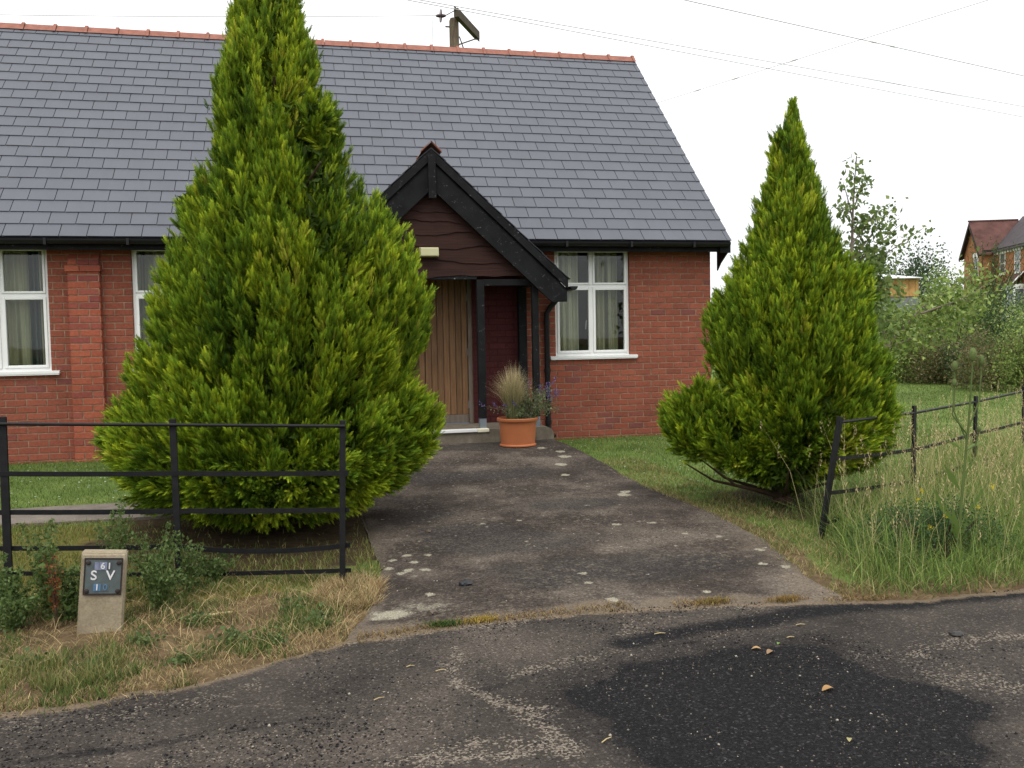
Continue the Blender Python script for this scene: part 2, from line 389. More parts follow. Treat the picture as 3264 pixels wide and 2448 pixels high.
dust = sstep(.16, .0, V+.08*(fbm(U, Yr, 5)-.5))
cols = np.stack([tar, pale, dust], -1).reshape(-1, 3)
n0, n1 = U.shape; idx = np.arange(n0*n1).reshape(n0, n1)
F = np.stack([idx[:-1, :-1], idx[1:, :-1], idx[1:, 1:], idx[:-1, 1:]], -1).reshape(-1, 4)
t = NT('asphalt', .9, .10); sp = t.sep(t.attr())
f1 = t.noise(95, 4, .75); f2 = t.noise(1.6, 6, .6); vr = t.voro(120, 'Color'); vs = t.sep(vr)[0]
c = t.ramp(f2, [(.3, (.030, .0255, .022)), (.5, (.054, .046, .039)), (.7, (.090, .075, .062))])
c = t.mix(.8, c, t.ramp(vs, [(0, .62), (.55, .95), (.88, 1.25), (1, 1.75)]), 'MULTIPLY')
pl = t.ramp(vs, [(0, (.075, .062, .050)), (.6, (.17, .14, .108)), (1, (.34, .29, .225))])
pm = t.ramp(t.math('ADD', sp[1], t.math('MULTIPLY', t.math('SUBTRACT', vs, .5), 1.0)), [(.40, 0), (.72, 1)])
c = t.mix(t.math('MULTIPLY', pm, .62), c, pl)
tc_ = t.ramp(vs, [(0, (.0045, .0045, .005)), (.7, (.010, .010, .0115)), (.95, (.020, .0195, .021)), (1, (.055, .052, .05))])
tm = t.ramp(t.math('ADD', sp[0], t.math('MULTIPLY', t.math('SUBTRACT', f1, .5), .7)), [(.25, 0), (.80, 1)])
c = t.mix(t.math('MULTIPLY', tm, .92), c, tc_)
dm = t.ramp(t.math('ADD', sp[2], t.math('MULTIPLY', t.math('SUBTRACT', f1, .5), .8)), [(.4, 0), (.7, 1)])
c = t.mix(t.math('MULTIPLY', dm, .7), c, t.ramp(f1, [(.3, (.13, .095, .06)), (.7, (.25, .19, .125))])); t.color(c)
t.rough(t.ramp(f2, [(.3, .75), (.7, .95)])); t.bump(t.math('ADD', t.voro(110), t.math('MULTIPLY', f1, .6)), .75, .007)
tag(link('road', np_mesh('road', np.stack([U, Yr, Zr], -1).reshape(-1, 3), [F], cols, t.m, True)), kind='structure')

# path (a slab that ramps up to the porch step)
pv = np.concatenate([np.arange(-7.24, -4.2, .018), np.arange(-4.2, -.84, .03)]); pu = np.linspace(0, 1, 170)
Uu, Yp = np.meshgrid(pu, pv, indexing='xy')
wob = lambda y, s: .03*(vnoise(y, y*0, 5, s)-.5)+.02*(vnoise(y, y*0, 19, s)-.5)
L_ = pleft(Yp)+wob(Yp, 1); R_ = pright(Yp)+wob(Yp, 6); Xp = L_+(R_-L_)*Uu
lowend = np.interp(Xp, [p[0] for p in ROAD_EDGE], [p[1] for p in ROAD_EDGE])-.05
Yp2 = np.where(Yp < -6.9, np.maximum(Yp, lowend), Yp)
Yp = np.where(Yp < -6.6, -6.6+(Yp+6.6)*(lowend+6.6)/(-7.24+6.6), Yp)
Zp = path_z(Xp, Yp); rim = np.minimum(np.minimum(Uu, 1-Uu)*2.7, 9); Zp = Zp-.012*sstep(.03, 0, rim)-.018*sstep(.16, .0, Yp-lowend)
disc = np.zeros_like(Xp)
for (x, y, r_) in [(.62, -5.64, .05), (.54, -6.06, .055), (.77, -5.66, .04), (.65, -5.82, .045), (.52, -5.74, .05), (.60, -6.0, .06), (.70, -6.02, .05), (.47, -5.93, .05), (1.66, -6.37, .045), (1.63, -6.58, .042), (1.66, -6.95, .055), (2.24, -6.95, .045), (3.0, -6.17, .06), (2.31, -5.16, .06), (2.6, -5.2, .05), (2.73, -4.16, .10), (2.8, -4.05, .08), (2.05, -6.5, .02), (.98, -6.2, .02), (2.7, -5.6, .035), (2.9, -5.75, .05), (2.85, -6.5, .05), (2.95, -6.6, .06), (.66, -6.55, .05), (2.5, -5.9, .03), (2.6, -2.6, .10), (2.75, -2.2, .12), (2.5, -3.1, .08), (2.8, -1.9, .09), (2.65, -1.6, .09), (1.3, -4.9, .04), (1.6, -4.85, .035)]:
    d = np.hypot(Xp-x, Yp-y)/(r_*.72)+1.25*(fbm(Xp, Yp, 34, 3)-.5); disc = np.maximum(disc, 1.12*sstep(1.15, .55, d))
for (x, y, r_) in zip(rng.uniform(.5, 3.1, 420), rng.uniform(-6.8, -1.2, 420), rng.uniform(.006, .020, 420)**1.0):
    if vnoise(x, y, 1.3, 9) + .25*(x > 2.2) < .5: continue
    d = np.hypot(Xp-x, Yp-y)/r_+.9*(fbm(Xp, Yp, 30, 3)-.5); disc = np.maximum(disc, .75*sstep(1.05, .7, d))
sp_ = np.hypot((Xp-.40)/.12, (Yp+6.88)/.11); spill = 1.25*sstep(1.5, .2, sp_+1.3*(fbm(Xp, Yp, 14, 6)-.5)); spill2 = sstep(1.0, .4, np.hypot((Xp-.62)/.2, (Yp+6.80)/.1)+2.0*(fbm(Xp, Yp, 20, 8)-.5))*.62
disc = np.maximum(disc, np.maximum(spill, spill2))
damp = np.zeros_like(Xp)
for (x, y, a, b) in [(2.2, -4.34, .55, .28), (2.1, -1.25, .9, .35), (1.1, -5.1, .45, .3), (1.9, -6.3, 1.0, .45), (.9, -4.5, .4, .25), (1.5, -2.9, 1.0, .3), (1.5, -5.5, .8, .3)]:
    damp = np.maximum(damp, sstep(1.15, .55, np.hypot((Xp-x)/a, (Yp-y)/b)+.9*(fbm(Xp, Yp, 2.6, 4)-.5)))
wear = np.maximum(sstep(.22, .0, Xp-L_+.15*(fbm(Xp, Yp, 5)-.5)), sstep(.55, .05, R_-Xp+.5*(fbm(Xp, Yp, 4, 2)-.5))*sstep(-4.5, -6.2, Yp))*.6
wear = np.maximum(wear, sstep(.28, .0, Yp-lowend+.2*(fbm(Xp, Yp, 5, 7)-.5)))
cols = np.stack([disc, damp, wear], -1).reshape(-1, 3)
n0, n1 = Xp.shape; idx = np.arange(n0*n1).reshape(n0, n1)
F = np.stack([idx[:-1, :-1], idx[:-1, 1:], idx[1:, 1:], idx[1:, :-1]], -1).reshape(-1, 4)
P3 = np.stack([Xp, Yp, Zp], -1)
# skirts down into the soil on both long sides
vs_ = [P3.reshape(-1, 3)]; fs_ = [F]; cs_ = [cols]; k = n0*n1
for side in (0, -1):
    a = P3[:, side].copy(); a[:, 2] -= .14; vs_.append(a); cs_.append(cols.reshape(n0, n1, 3)[:, side]); ii = idx[:, side]; jj = np.arange(k, k+n0); k += n0
    fs_.append(np.stack([ii[:-1], jj[:-1], jj[1:], ii[1:]], -1))
t = NT('old_concrete', .95, .08); sp = t.sep(t.attr())
big = t.noise(1.5, 6, .65); fine = t.noise(85, 4, .75); vr = t.sep(t.voro(95, 'Color'))[0]
c = t.ramp(big, [(.30, (.026, .021, .018)), (.47, (.054, .044, .037)), (.66, (.128, .106, .085))])
c = t.mix(.75, c, t.ramp(vr, [(0, .5), (.6, 1), (.93, 1.5), (1, 2.4)]), 'MULTIPLY')
c = t.mix(t.math('MULTIPLY', t.ramp(t.math('ADD', sp[2], t.math('MULTIPLY', t.math('SUBTRACT', fine, .5), 1.2)), [(.4, 0), (.75, 1)]), .75), c, t.ramp(fine, [(.3, (.085, .066, .047)), (.7, (.21, .17, .125))]))
c = t.mix(t.math('MULTIPLY', sp[1], .70), c, t.ramp(vr, [(0, (.020, .018, .017)), (1, (.060, .054, .050))]))
li = t.ramp(fine, [(.25, (.13, .115, .08)), (.5, (.27, .25, .185)), (.78, (.60, .56, .45))])
c = t.mix(t.ramp(t.math('ADD', sp[0], t.math('MULTIPLY', t.math('SUBTRACT', fine, .5), 1.5)), [(.38, 0), (.95, .9)]), c, li)
mot = t.ramp(t.noise(26, 5, .75), [(.53, 0), (.68, .75)]); c = t.mix(t.math('MULTIPLY', mot, t.ramp(t.noise(1.1, 3), [(.4, .2), (.6, 1)])), c, (.20, .172, .128))
t.color(c); t.bump(t.math('ADD', fine, t.math('MULTIPLY', t.voro(80), .5)), .6, .006)
tag(link('path', np_mesh('path', np.concatenate(vs_), fs_, np.concatenate(cs_), t.m, True)), kind='structure')
M_path = t.m
# side path along the lawn, behind the left tree
mb = MB()
xx = np.linspace(-8, .47, 90)
ya = -3.30+.05*(vnoise(xx, xx*0, 2, 1)-.5); yb = -3.93+.06*(vnoise(xx, xx*0, 3, 4)-.5)
for i in range(len(xx)-1):
    for (u0, u1) in ((0, .5), (.5, 1)):
        p = []
        for (k_, u) in ((i, u0), (i+1, u0), (i+1, u1), (i, u1)):
            y_ = yb[k_]+(ya[k_]-yb[k_])*u; p.append((xx[k_], y_, float(gz(y_))+.022))
        mb.quad(*p)
    for yy in (ya, yb):
        mb.quad(*[(xx[k_], yy[k_], float(gz(yy[k_]))+z_) for k_, z_ in ((i, .022), (i+1, .022), (i+1, -.08), (i, -.08))])
t = NT('side_concrete', .92, .2); c = t.ramp(t.noise(3, 6, .7), [(.3, (.10, .083, .068)), (.7, (.20, .172, .142))]); c = t.mix(.6, c, t.ramp(t.noise(80, 4, .7), [(.3, .55), (.7, 1.4)]), 'MULTIPLY'); t.color(c)
tag(mb.build('side_path', t.m, fix=False), kind='structure')

# ------------------------------------------------------------------ village hall
EAVE_Y, EAVE_Z, RIDGE_Y, RIDGE_Z = -.30, 2.68, 3.40, 6.277
XR, XL = 5.57, -13.0
hall = thing('village_hall', (-3.5, 3.4, 0), 'long red brick village hall with grey slate roof and black timber porch', 'hall')
holes = [(-4.09, -3.02, 1.09, 2.62), (-2.08, -1.01, 1.09, 2.62), (3.29, 4.36, 1.09, 2.62), (.86, 2.14, -.1, 2.3),
         (-6.16, -5.09, 1.09, 2.62), (-8.2, -7.13, 1.09, 2.62)]
def bricks(mb, x0, x1, z0, z1, holes, place, bl=.228, ch=.0825, mortar=.0125, seed=1, ph=0):
    """stretcher bond of real bricks; place(x, depth, z) maps to the world"""
    rs = random.Random(seed); row = 0; z = z0
    while z < z1-.02:
        zt = min(z+ch-mortar, z1); cuts = [(x0, x1)]
        for (a, b, c_, d) in holes:
            if c_ < (z+zt)/2 < d:
                cuts = [q for (s, e) in cuts for q in ((s, min(e, a)), (max(s, b), e)) if q[1]-q[0] > .01]
        for (s, e) in cuts:
            x = math.floor((s-x0)/bl)*bl + x0 - (bl/2 if row % 2 else 0) + ph
            while x < e:
                wd = bl
                if rs.random() < .06: wd = bl   # keep the bond
                a, b = max(s, x), min(e, x+wd-mortar)
                if b-a > .02:
                    j = lambda q: q+rs.uniform(-.0022, .0022)
                    pr = .006+rs.uniform(-.0015, .0025)
                    p = [(j(a), z+rs.uniform(-.0015, .0015)), (j(b), z+rs.uniform(-.0015, .0015)), (j(b), zt+rs.uniform(-.0015, .0015)), (j(a), zt+rs.uniform(-.0015, .0015))]
                    cx, cz = (a+b)/2, (z+zt)/2
                    base = len(mb.v)
                    mb.v += [tuple(place(q[0], 0.0, q[1])) for q in p]
                    mb.v += [tuple(place(q[0]+(.003 if q[0] < cx else -.003), pr, q[1]+(.003 if q[1] < cz else -.003))) for q in p]
                    mb.f.append((base+4, base+5, base+6, base+7))
                    for i_ in range(4): mb.f.append((base+i_, base+(i_+1) % 4, base+4+(i_+1) % 4, base+4+i_))
                x += wd
        z += ch; row += 1
def backing(mb, x0, x1, z0, z1, holes, place, dep):
    """mortar face with openings and their reveals, dep thick"""
    xsx = sorted({x0, x1} | {v for h in holes for v in h[:2] if x0 < v < x1}); zs = sorted({z0, z1} | {v for h in holes for v in h[2:] if z0 < v < z1})
    for a, b in zip(xsx[:-1], xsx[1:]):
        for c_, d in zip(zs[:-1], zs[1:]):
            if any(h[0] <= (a+b)/2 <= h[1] and h[2] <= (c_+d)/2 <= h[3] for h in holes): continue
            mb.quad(place(a, 0, c_), place(b, 0, c_), place(b, 0, d), place(a, 0, d)); mb.quad(place(a, -dep, c_), place(b, -dep, c_), place(b, -dep, d), place(a, -dep, d))
    for (a, b, c_, d) in holes:
        c_ = max(c_, z0)
        for (q, r_) in (((a, c_), (a, d)), ((b, c_), (b, d)), ((a, c_), (b, c_)), ((a, d), (b, d))):
            mb.quad(place(q[0], 0, q[1]), place(r_[0], 0, r_[1]), place(r_[0], -dep, r_[1]), place(q[0], -dep, q[1]))
front = lambda x, d, z: (x, -d, z)
mb = MB(); backing(mb, XL, XR, -.1, 2.66, holes, front, .30)
wall = mb.build('wall', M_mortar, hall, fix=False)
mb = MB(); bricks(mb, XL, XR, -.05, 2.64, holes+[(2.14, 2.80, -.1, 2.3)], front, seed=3)
for h in holes:
    if h[2] > 0:                                        # brick returns in the window reveals
        for xr, sg in ((h[0], 1), (h[1], -1)):
            for i_ in range(18):
                z = -.05+.0825*math.ceil((h[2]+.05)/.0825)+i_*.0825
                if z+.07 < h[3]: mb.box(min(xr, xr+sg*.004), max(xr, xr+sg*.004), .012, .14, z, z+.071)
mb.build('brickwork', M_brick, wall, fix=False)
mb = MB(); bricks(mb, 2.142, 2.80, .27, 2.3, [], front, seed=9); pp_ = mb.build('painted_panel', M_maroon, wall, fix=False)
mb = MB(); mb.box(2.141, 2.80, -.0045, -.0005, .2, 2.3); mb.build('painted_joints', M_maroon_joint, pp_)
# right gable (outside the picture) and the back, plain bricks
mb = MB(); gy = lambda x, d, z: (XR+d-.0, x, z)
poly = [(XR, .0, -.1), (XR, 6.8, -.1), (XR, 6.8, 2.75), (XR, 3.4, 6.2), (XR, 0, 2.75)]
mb.prism([(XR-.003, p[1]+(.003 if p[1] == 0 else 0), p[2]) for p in poly], (-.28, 0, 0)); mb.prism([(XL, p[1], p[2]) for p in poly], (.3, 0, 0))
mb.box(XL+.3, XR-.3, 6.5, 6.8, -.1, 2.75); mb.build('gable_wall', M_mortar, hall)
mb = MB()
for k_ in range(76):
    z = -.05+k_*.0825; hi = 6.8 if z < 2.7 else 6.8-(z+.08-2.75)/1.014; lo = .012 if z < 2.7 else (z+.08-2.75)/1.014
    if hi-lo < .1: break
    x = lo-(.114 if k_ % 2 else 0)
    while x < hi:
        a, b = max(lo, x), min(hi, x+.217)
        if b-a > .03: mb.box(XR-.004, XR+.006, a, b, z, z+.0715)
        x += .228
mb.build('gable_brickwork', M_brick, hall, fix=False)
mb = MB(); mb.box(XL+.35, XR-.35, .31, 6.45, .10, .12); mb.box(XL+.35, XR-.35, 2.9, 2.94, .12, 2.7); mb.box(XL+.35, XR-.35, .31, 6.45, 2.70, 2.74)
mb.build('room', M_room, hall)

# buttress between the left windows
mb = MB(); mb.box(-2.772, -2.432, -.10, .0, -.1, 2.36); bt = mb.build('buttress', M_mortar, hall)
mb = MB(); bricks(mb, -2.776, -2.428, -.05, 2.29, [], lambda x, d, z: (x, -.10-d, z), bl=.232, seed=5)
for k_ in range(28):
    z = -.05+k_*.0825
    for xs_ in (-2.781, -2.432): mb.box(xs_, xs_+.009, -.1, -.004, z, z+.0715)
for x0_, x1_ in ((-2.80, -2.645), (-2.635, -2.41)): mb.box(x0_, x1_, -.125, .0, 2.292, 2.362)
for k_, (x0_, x1_) in enumerate(((-2.775, -2.68), (-2.668, -2.54), (-2.528, -2.435))):      # sloping weathering above the cap
    for (za, zb) in ((2.375, 2.44), (2.45, 2.52)):
        ya_, yb_ = -.10+(za-2.37)*.62, -.10+(zb-2.37)*.62
        mb.prism([(x0_, ya_, za), (x1_, ya_, za), (x1_, yb_, zb), (x0_, yb_, zb)], (0, .03, .0))
mb.build('buttress_brickwork', M_butt, bt, fix=False)
mb = MB(); mb.prism([(-2.775, -.085, 2.363), (-2.775, .0, 2.363), (-2.775, .0, 2.53), (-2.775, -.004, 2.53)], (.34, 0, 0)); mb.build('weathering', M_mortar, bt)

# windows
def window(x0, x1, z0, z1, ztr, label):
    fy0, fy1 = .035, .095; fw_ = .036; xm = (x0+x1)/2
    mb = MB()
    mb.box(x0+.003, x0+fw_, fy0, fy1, z0, z1, bev=.004); mb.box(x1-fw_, x1-.003, fy0, fy1, z0, z1, bev=.004)
    mb.box(x0+fw_, x1-fw_, fy0+.002, fy1, z0, z0+fw_, bev=.004); mb.box(x0+fw_, x1-fw_, fy0+.002, fy1, z1-fw_, z1, bev=.004)
    mb.box(x0+fw_, x1-fw_, fy0+.002, fy1, ztr-.02, ztr+.02, bev=.004); mb.box(xm-.016, xm+.016, fy0+.003, fy1, z0+fw_, z1-fw_, bev=.004)
    wn = mb.build('window', M_upvc, hall)
    if label: wn['label'] = label
    for (a, b) in ((x0+fw_, xm-.016), (xm+.016, x1-fw_)):
        for (c_, d, bar) in ((z0+fw_, ztr-.02, .034), (ztr+.02, z1-fw_, .027)):
            s = MB(); y0, y1 = fy0-.012, fy1-.01
            s.box(a, a+bar, y0, y1, c_, d, bev=.005); s.box(b-bar, b, y0, y1, c_, d, bev=.005)
            s.box(a+bar, b-bar, y0+.002, y1, c_, c_+bar, bev=.005); s.box(a+bar, b-bar, y0+.002, y1, d-bar, d, bev=.005)
            s.build('sash', M_upvc, wn)
            p = MB(); p.box(a+bar, b-bar, fy0+.02, fy0+.026, c_+bar, d-bar); p.build('pane', M_glass, wn)
    s = MB(); s.prism([(x0-.085, -.055, z0-.035), (x0-.085, -.055, z0-.005), (x0-.085, .034, z0+.006), (x0-.085, .034, z0-.035)], (x1-x0+.18, 0, 0)); s.box(x0-.08, x1+.09, -.050, -.01, z0-.05, z0-.036); s.build('sill', M_upvc, wn)
    h = MB(); hx = xm-.055; h.tube([(hx+.005, fy1+.015, z0+.48), (hx, fy1+.03, z0+.47), (hx-.012, fy1+.032, z0+.36)], [.011, .010, .008], 8); h.build('handle', M_upvc, wn)
    return wn
window(3.29, 4.36, 1.14, 2.615, 2.09, 'white four light window by the porch right side')
window(-4.09, -3.02, 1.11, 2.615, 2.02, 'white window left of the brick buttress')
window(-2.08, -1.01, 1.11, 2.615, 2.02, 'white window half hidden by the left conifer')
window(-6.16, -5.09, 1.11, 2.615, 2.02, None); window(-8.2, -7.13, 1.11, 2.615, 2.02, None)
def curtain(x0, x1, z0, z1, mat, label, y=.24, amp=.035, waves=7, taper=0):
    nx, nz = 80, 10; P = []
    ph = rng.uniform(0, 6)
    for j in range(nz+1):
        v = j/nz
        for i_ in range(nx+1):
            u = i_/nx; x = x0+(x1-taper*(1-v)*(1 if taper > 0 else 0)-x0)*u
            yy = y+amp*math.sin(u*waves*2*math.pi+ph+.5*math.sin(v*2))+.35*amp*math.sin(u*waves*4.7*math.pi+ph*2)
            P.append((x, yy, z0+(z1-z0)*v))
    idx = np.arange((nx+1)*(nz+1)).reshape(nz+1, nx+1)
    F = np.stack([idx[:-1, :-1], idx[:-1, 1:], idx[1:, 1:], idx[1:, :-1]], -1).reshape(-1, 4)
    return tag(link('curtain', np_mesh('curtain', P, [F], None, mat, True)), label, 'curtain', 'curtains behind the hall windows')
curtain(3.30, 3.70, .95, 2.66, M_curt_cream, 'cream curtain behind left half of the window beside the porch', waves=4, taper=-.02)
curtain(3.86, 4.25, .95, 2.66, M_curt_olive, 'olive striped curtain behind right half of the window beside the porch', waves=4)
curtain(-4.12, -3.30, .95, 2.66, M_curt_olive, 'grey striped curtain in the window left of the buttress', waves=8)
curtain(-3.31, -3.17, .95, 2.66, M_curt_teal, 'narrow dark teal curtain edge in the window left of the buttress', y=.30, waves=2)
curtain(-3.17, -2.98, .95, 2.66, M_curt_cream, 'pale curtain end at right edge of the window left of the buttress', waves=2)
curtain(-2.10, -1.0, .95, 2.66, M_curt_olive, 'grey striped curtain in the window half hidden by the left conifer', waves=9)

# main roof: individually laid slates
mb = MB(); NR = 22; SL = math.hypot(RIDGE_Y-EAVE_Y, RIDGE_Z-EAVE_Z); dy, dz = (RIDGE_Y-EAVE_Y)/SL, (RIDGE_Z-EAVE_Z)/SL
rs = random.Random(4); gauge = SL/NR; XRR = 5.746
def slope_pt(s, h, x, sgn=1):
    y = EAVE_Y+dy*s-dz*h; z = EAVE_Z+dz*s+dy*h
    return (x, y if sgn > 0 else 2*RIDGE_Y-y, z)
for r_ in range(NR):
    x = XRR-.303*30-14 - (.1515 if r_ % 2 else 0)
    while x < XRR:
        a, b = max(x, XL-.2), min(x+.2945, XRR)
        if b-a > .02:
            jj = [rs.uniform(-.0025, .0025) for _ in range(4)]; lift = rs.uniform(0, .002)
            s0, s1 = r_*gauge, min((r_+1)*gauge+.03, SL)
            q = [(s0+jj[0], .016+lift, a), (s0+jj[1], .016+lift, b), (s1, .004, b), (s1, .004, a)]
            top = [slope_pt(*p) for p in q]; bot = [slope_pt(p[0], p[1]-.012, p[2]) for p in q]
            k_ = len(mb.v); mb.v += top+bot
            mb.f += [(k_, k_+1, k_+2, k_+3), (k_, k_+4, k_+5, k_+1), (k_+1, k_+5, k_+6, k_+2), (k_+3, k_+7, k_+4, k_), (k_+4, k_+7, k_+6, k_+5)]
        x += .303
roof = mb.build('roof', M_slate, hall, fix=False)
mb = MB()
for sgn in (1, -1):
    P = [slope_pt(0.01, -.012, XL-.2, sgn), slope_pt(.01, -.012, XRR-.004, sgn), slope_pt(SL, -.012, XRR-.004, sgn), slope_pt(SL, -.012, XL-.2, sgn)]
    Q = [slope_pt(0.01, -.05, XL-.2, sgn), slope_pt(.01, -.05, XRR-.004, sgn), slope_pt(SL, -.05, XRR-.004, sgn), slope_pt(SL, -.05, XL-.2, sgn)]
    mb.quad(*P); mb.quad(*Q); mb.quad(P[1], P[2], Q[2], Q[1]); mb.quad(P[0], P[1], Q[1], Q[0])
mb.build('roof_deck', M_pslate, roof)
mb = MB(); n = int((XRR-XL)/.445)
for k_ in range(n):
    b = XRR-.445*k_; a = b-.440; z0 = RIDGE_Z-.085; wd = .125
    for (aa, bb, ex) in ((a, b, 0), (b-.045, b, .022)):
        pts = [(aa, RIDGE_Y-wd-ex, z0-ex*.3), (aa, RIDGE_Y-.02-ex*.2, RIDGE_Z+.028+ex), (aa, RIDGE_Y+.02+ex*.2, RIDGE_Z+.028+ex), (aa, RIDGE_Y+wd+ex, z0-ex*.3), (aa, RIDGE_Y, RIDGE_Z-.0)]
        if ex: pts = [(p[0], p[1], p[2]) for p in pts]
        mb.prism(pts, (bb-aa-.002, 0, 0))
mb.build('ridge_tiles', M_terra, roof)
mb = MB(); mb.box(XL-.2, XRR-.03, -.262, -.24, 2.535, 2.655); mb.box(XL, XRR-.03, -.24, .0, 2.60, 2.615)
mb.box(XR+.01, XRR-.01, -.30, -.262, 2.52, 2.655); mb.build('fascia', M_black, roof)
def gutter(mb, p0, p1, out, r=.056):
    """half-round gutter from p0 to p1; out = horizontal unit vector away from the wall"""
    p0, p1, out = Vector(p0), Vector(p1), Vector(out); n = 10; ring = []
    for P in (p0, p1):
        for rr in (r, r-.005):
            ring.append([P+out*(r*1+rr*math.cos(math.pi*j/n))+Vector((0, 0, -rr*math.sin(math.pi*j/n))) for j in range(n+1)])
    o0, i0, o1, i1 = ring
    for j in range(n):
        mb.quad(o0[j], o1[j], o1[j+1], o0[j+1]); mb.quad(i0[j], i0[j+1], i1[j+1], i1[j]); mb.quad(o0[j], o0[j+1], i0[j+1], i0[j]); mb.quad(o1[j], i1[j], i1[j+1], o1[j+1])
    for q in (0, n): mb.quad(o0[q], i0[q], i1[q], o1[q])
    for P in (o0, o1): mb.quad(*P)
mb = MB(); gutter(mb, (XL-.1, -.263, 2.652), (XRR-.04, -.263, 2.652), (0, -1, 0))
for k_ in range(14): mb.box(XRR-.6-k_*.9, XRR-.57-k_*.9, -.39, -.262, 2.585, 2.66)
mb.build('gutter', M_pvcblack, roof)
mb = MB()      # black bargeboards on the right gable and the boxed eave end
for sgn in (1, -1):
    P = [slope_pt(-.02, -.014, XRR-.03, sgn), slope_pt(SL, -.014, XRR-.03, sgn), slope_pt(SL-.0, -.21, XRR-.03, sgn), slope_pt(-.02, -.21, XRR-.03, sgn)]
    mb.prism(P, (.026, 0, 0))
mb.prism([(XRR-.05, -.28, 2.64), (XRR-.05, .05, 2.64), (XRR-.05, .05, 2.30), (XRR-.05, -.06, 2.40), (XRR-.05, -.28, 2.53)], (.019, 0, 0))
mb.build('bargeboard', M_black, roof)

# downpipe on the wall beside the window
mb = MB(); X0 = 3.155
mb.tube([(3.28, -.12, 1.98), (3.28, -.12, 1.90), (3.20, -.07, 1.80), (X0, -.05, 1.72), (X0, -.05, .16), (X0+.01, -.06, .11), (X0+.05, -.14, .06)], .036, 12)
for z in (1.6, .95, .25): mb.tube([(X0, -.05, z-.025), (X0, -.05, z+.025)], .044, 12)
mb.build('downpipe', M_pvcblack, hall, True)

# porch
AX, AZ, TS = 1.516, 3.70, .9265                 # apex and slope of the porch roof
PF, FEET = -.93, 3.225
def main_z(y): return EAVE_Z+(y-EAVE_Y)*dz/dy
mb = MB(); rs = random.Random(8); PL = (FEET-AX)/math.cos(math.atan(TS)); nrow = 10; ca, sa = math.cos(math.atan(TS)), math.sin(math.atan(TS))
for sgn in (1, -1):
    for r_ in range(nrow):
        s0, s1 = r_*PL/nrow, (r_+1)*PL/nrow
        sA, sB = PL-s0, max(PL-s1-.02, 0)      # distance from the ridge, lower and upper edge
        y = PF - (.13 if r_ % 2 else 0)
        zmid = AZ-sB*sa; yend = max((zmid-EAVE_Z)*dy/dz+EAVE_Y+.06, .0)
        while y < yend:
            a, b = max(y, PF), min(y+.26, yend)
            if b-a > .01:
                f_ = lambda s, h, yy: (AX+sgn*(s*ca+h*sa), yy, AZ-s*sa+h*ca)
                l_ = rs.uniform(0, .002); T = [f_(sA, .014+l_, a), f_(sA, .014+l_, b-.003), f_(sB, .006, b-.003), f_(sB, .006, a)]
                B_ = [f_(sA, .005+l_, a), f_(sA, .005+l_, b-.003), f_(sB, -.003, b-.003), f_(sB, -.003, a)]
                k_ = len(mb.v); mb.v += T+B_
                mb.f += [(k_, k_+1, k_+2, k_+3), (k_, k_+4, k_+5, k_+1), (k_+3, k_+7, k_+4, k_), (k_+1, k_+5, k_+6, k_+2), (k_+4, k_+5, k_+6, k_+7)]
            y += .26
porch = mb.build('porch', M_pslate, hall)
mb = MB()
for sgn in (1, -1):                               # roof boards under the slates
    f_ = lambda s, h, yy: (AX+sgn*(s*ca+h*sa), yy, AZ-s*sa+h*ca)
    mb.prism([f_(0, -.006, -.90), f_(PL-.02, -.006, -.90), f_(PL-.02, -.03, -.90), f_(.02, -.03, -.90)], (0, .92, 0))
    mb.prism([f_(0, -.006, .02), f_(1.32, -.006, .02), f_(1.32, -.03, .02), f_(.02, -.03, .02)], (0, .35, 0))
mb.build('roof_boards', M_black, porch)
for sgn in (1, -1):
    f_ = lambda x, z: (AX+sgn*x, z)
    top = lambda x: AZ-.012-TS*x
    mb = MB(); X1 = FEET-AX-.02                   # upper board
    P = [(0, top(0)), (X1, top(X1)), (X1, top(X1)-.118), (0, top(0)-.118)]
    mb.prism([(AX+sgn*x, -.928, z) for x, z in P], (0, .03, 0))
    mb.prism([(AX+sgn*x, -.880, z) for x, z in [(0, top(0)-.119), (X1, top(X1)-.119), (X1, top(X1)-.15), (0, top(0)-.15)]], (0, .02, 0))
    P = [(0, top(0)-.146), (X1-.008, top(X1)-.146), (X1-.008, 1.842), (X1-.20, 1.842), (X1-.25, 1.885), (0, 1.885+TS*(X1-.25)+.0)]
    mb.prism([(AX+sgn*x, -.900, z) for x, z in P], (0, .04, 0))
    mb.build('bargeboard', M_black, porch)
mb = MB(); mb.box(AX-.045, AX+.045, -.965, -.93, 3.095, 3.615, bev=.006); mb.build('finial', M_black, porch)
mb = MB()
for (a, b) in ((PF-.01, -.50), (-.50, -.05), (-.05, .40), (.40, .85)):
    for sgn in (1, -1): mb.prism([(AX, a, AZ+.072), (AX+sgn*.115, a, AZ-.035), (AX+sgn*.122, a, AZ-.050), (AX, a, AZ+.068)], (0, b-a-.004, 0))
    for sgn in (1, -1): mb.prism([(AX, a-.004, AZ+.085), (AX+sgn*.125, a-.004, AZ-.030), (AX+sgn*.125, a-.004, AZ-.050), (AX, a-.004, AZ+.085)], (0, .04, 0))
mb.build('ridge_tiles', M_terra, porch)
edges = [2.155, 2.345, 2.54, 2.68, 2.83, 2.97, 3.12, 3.28]     # waney-edged boards, each lapping the one below
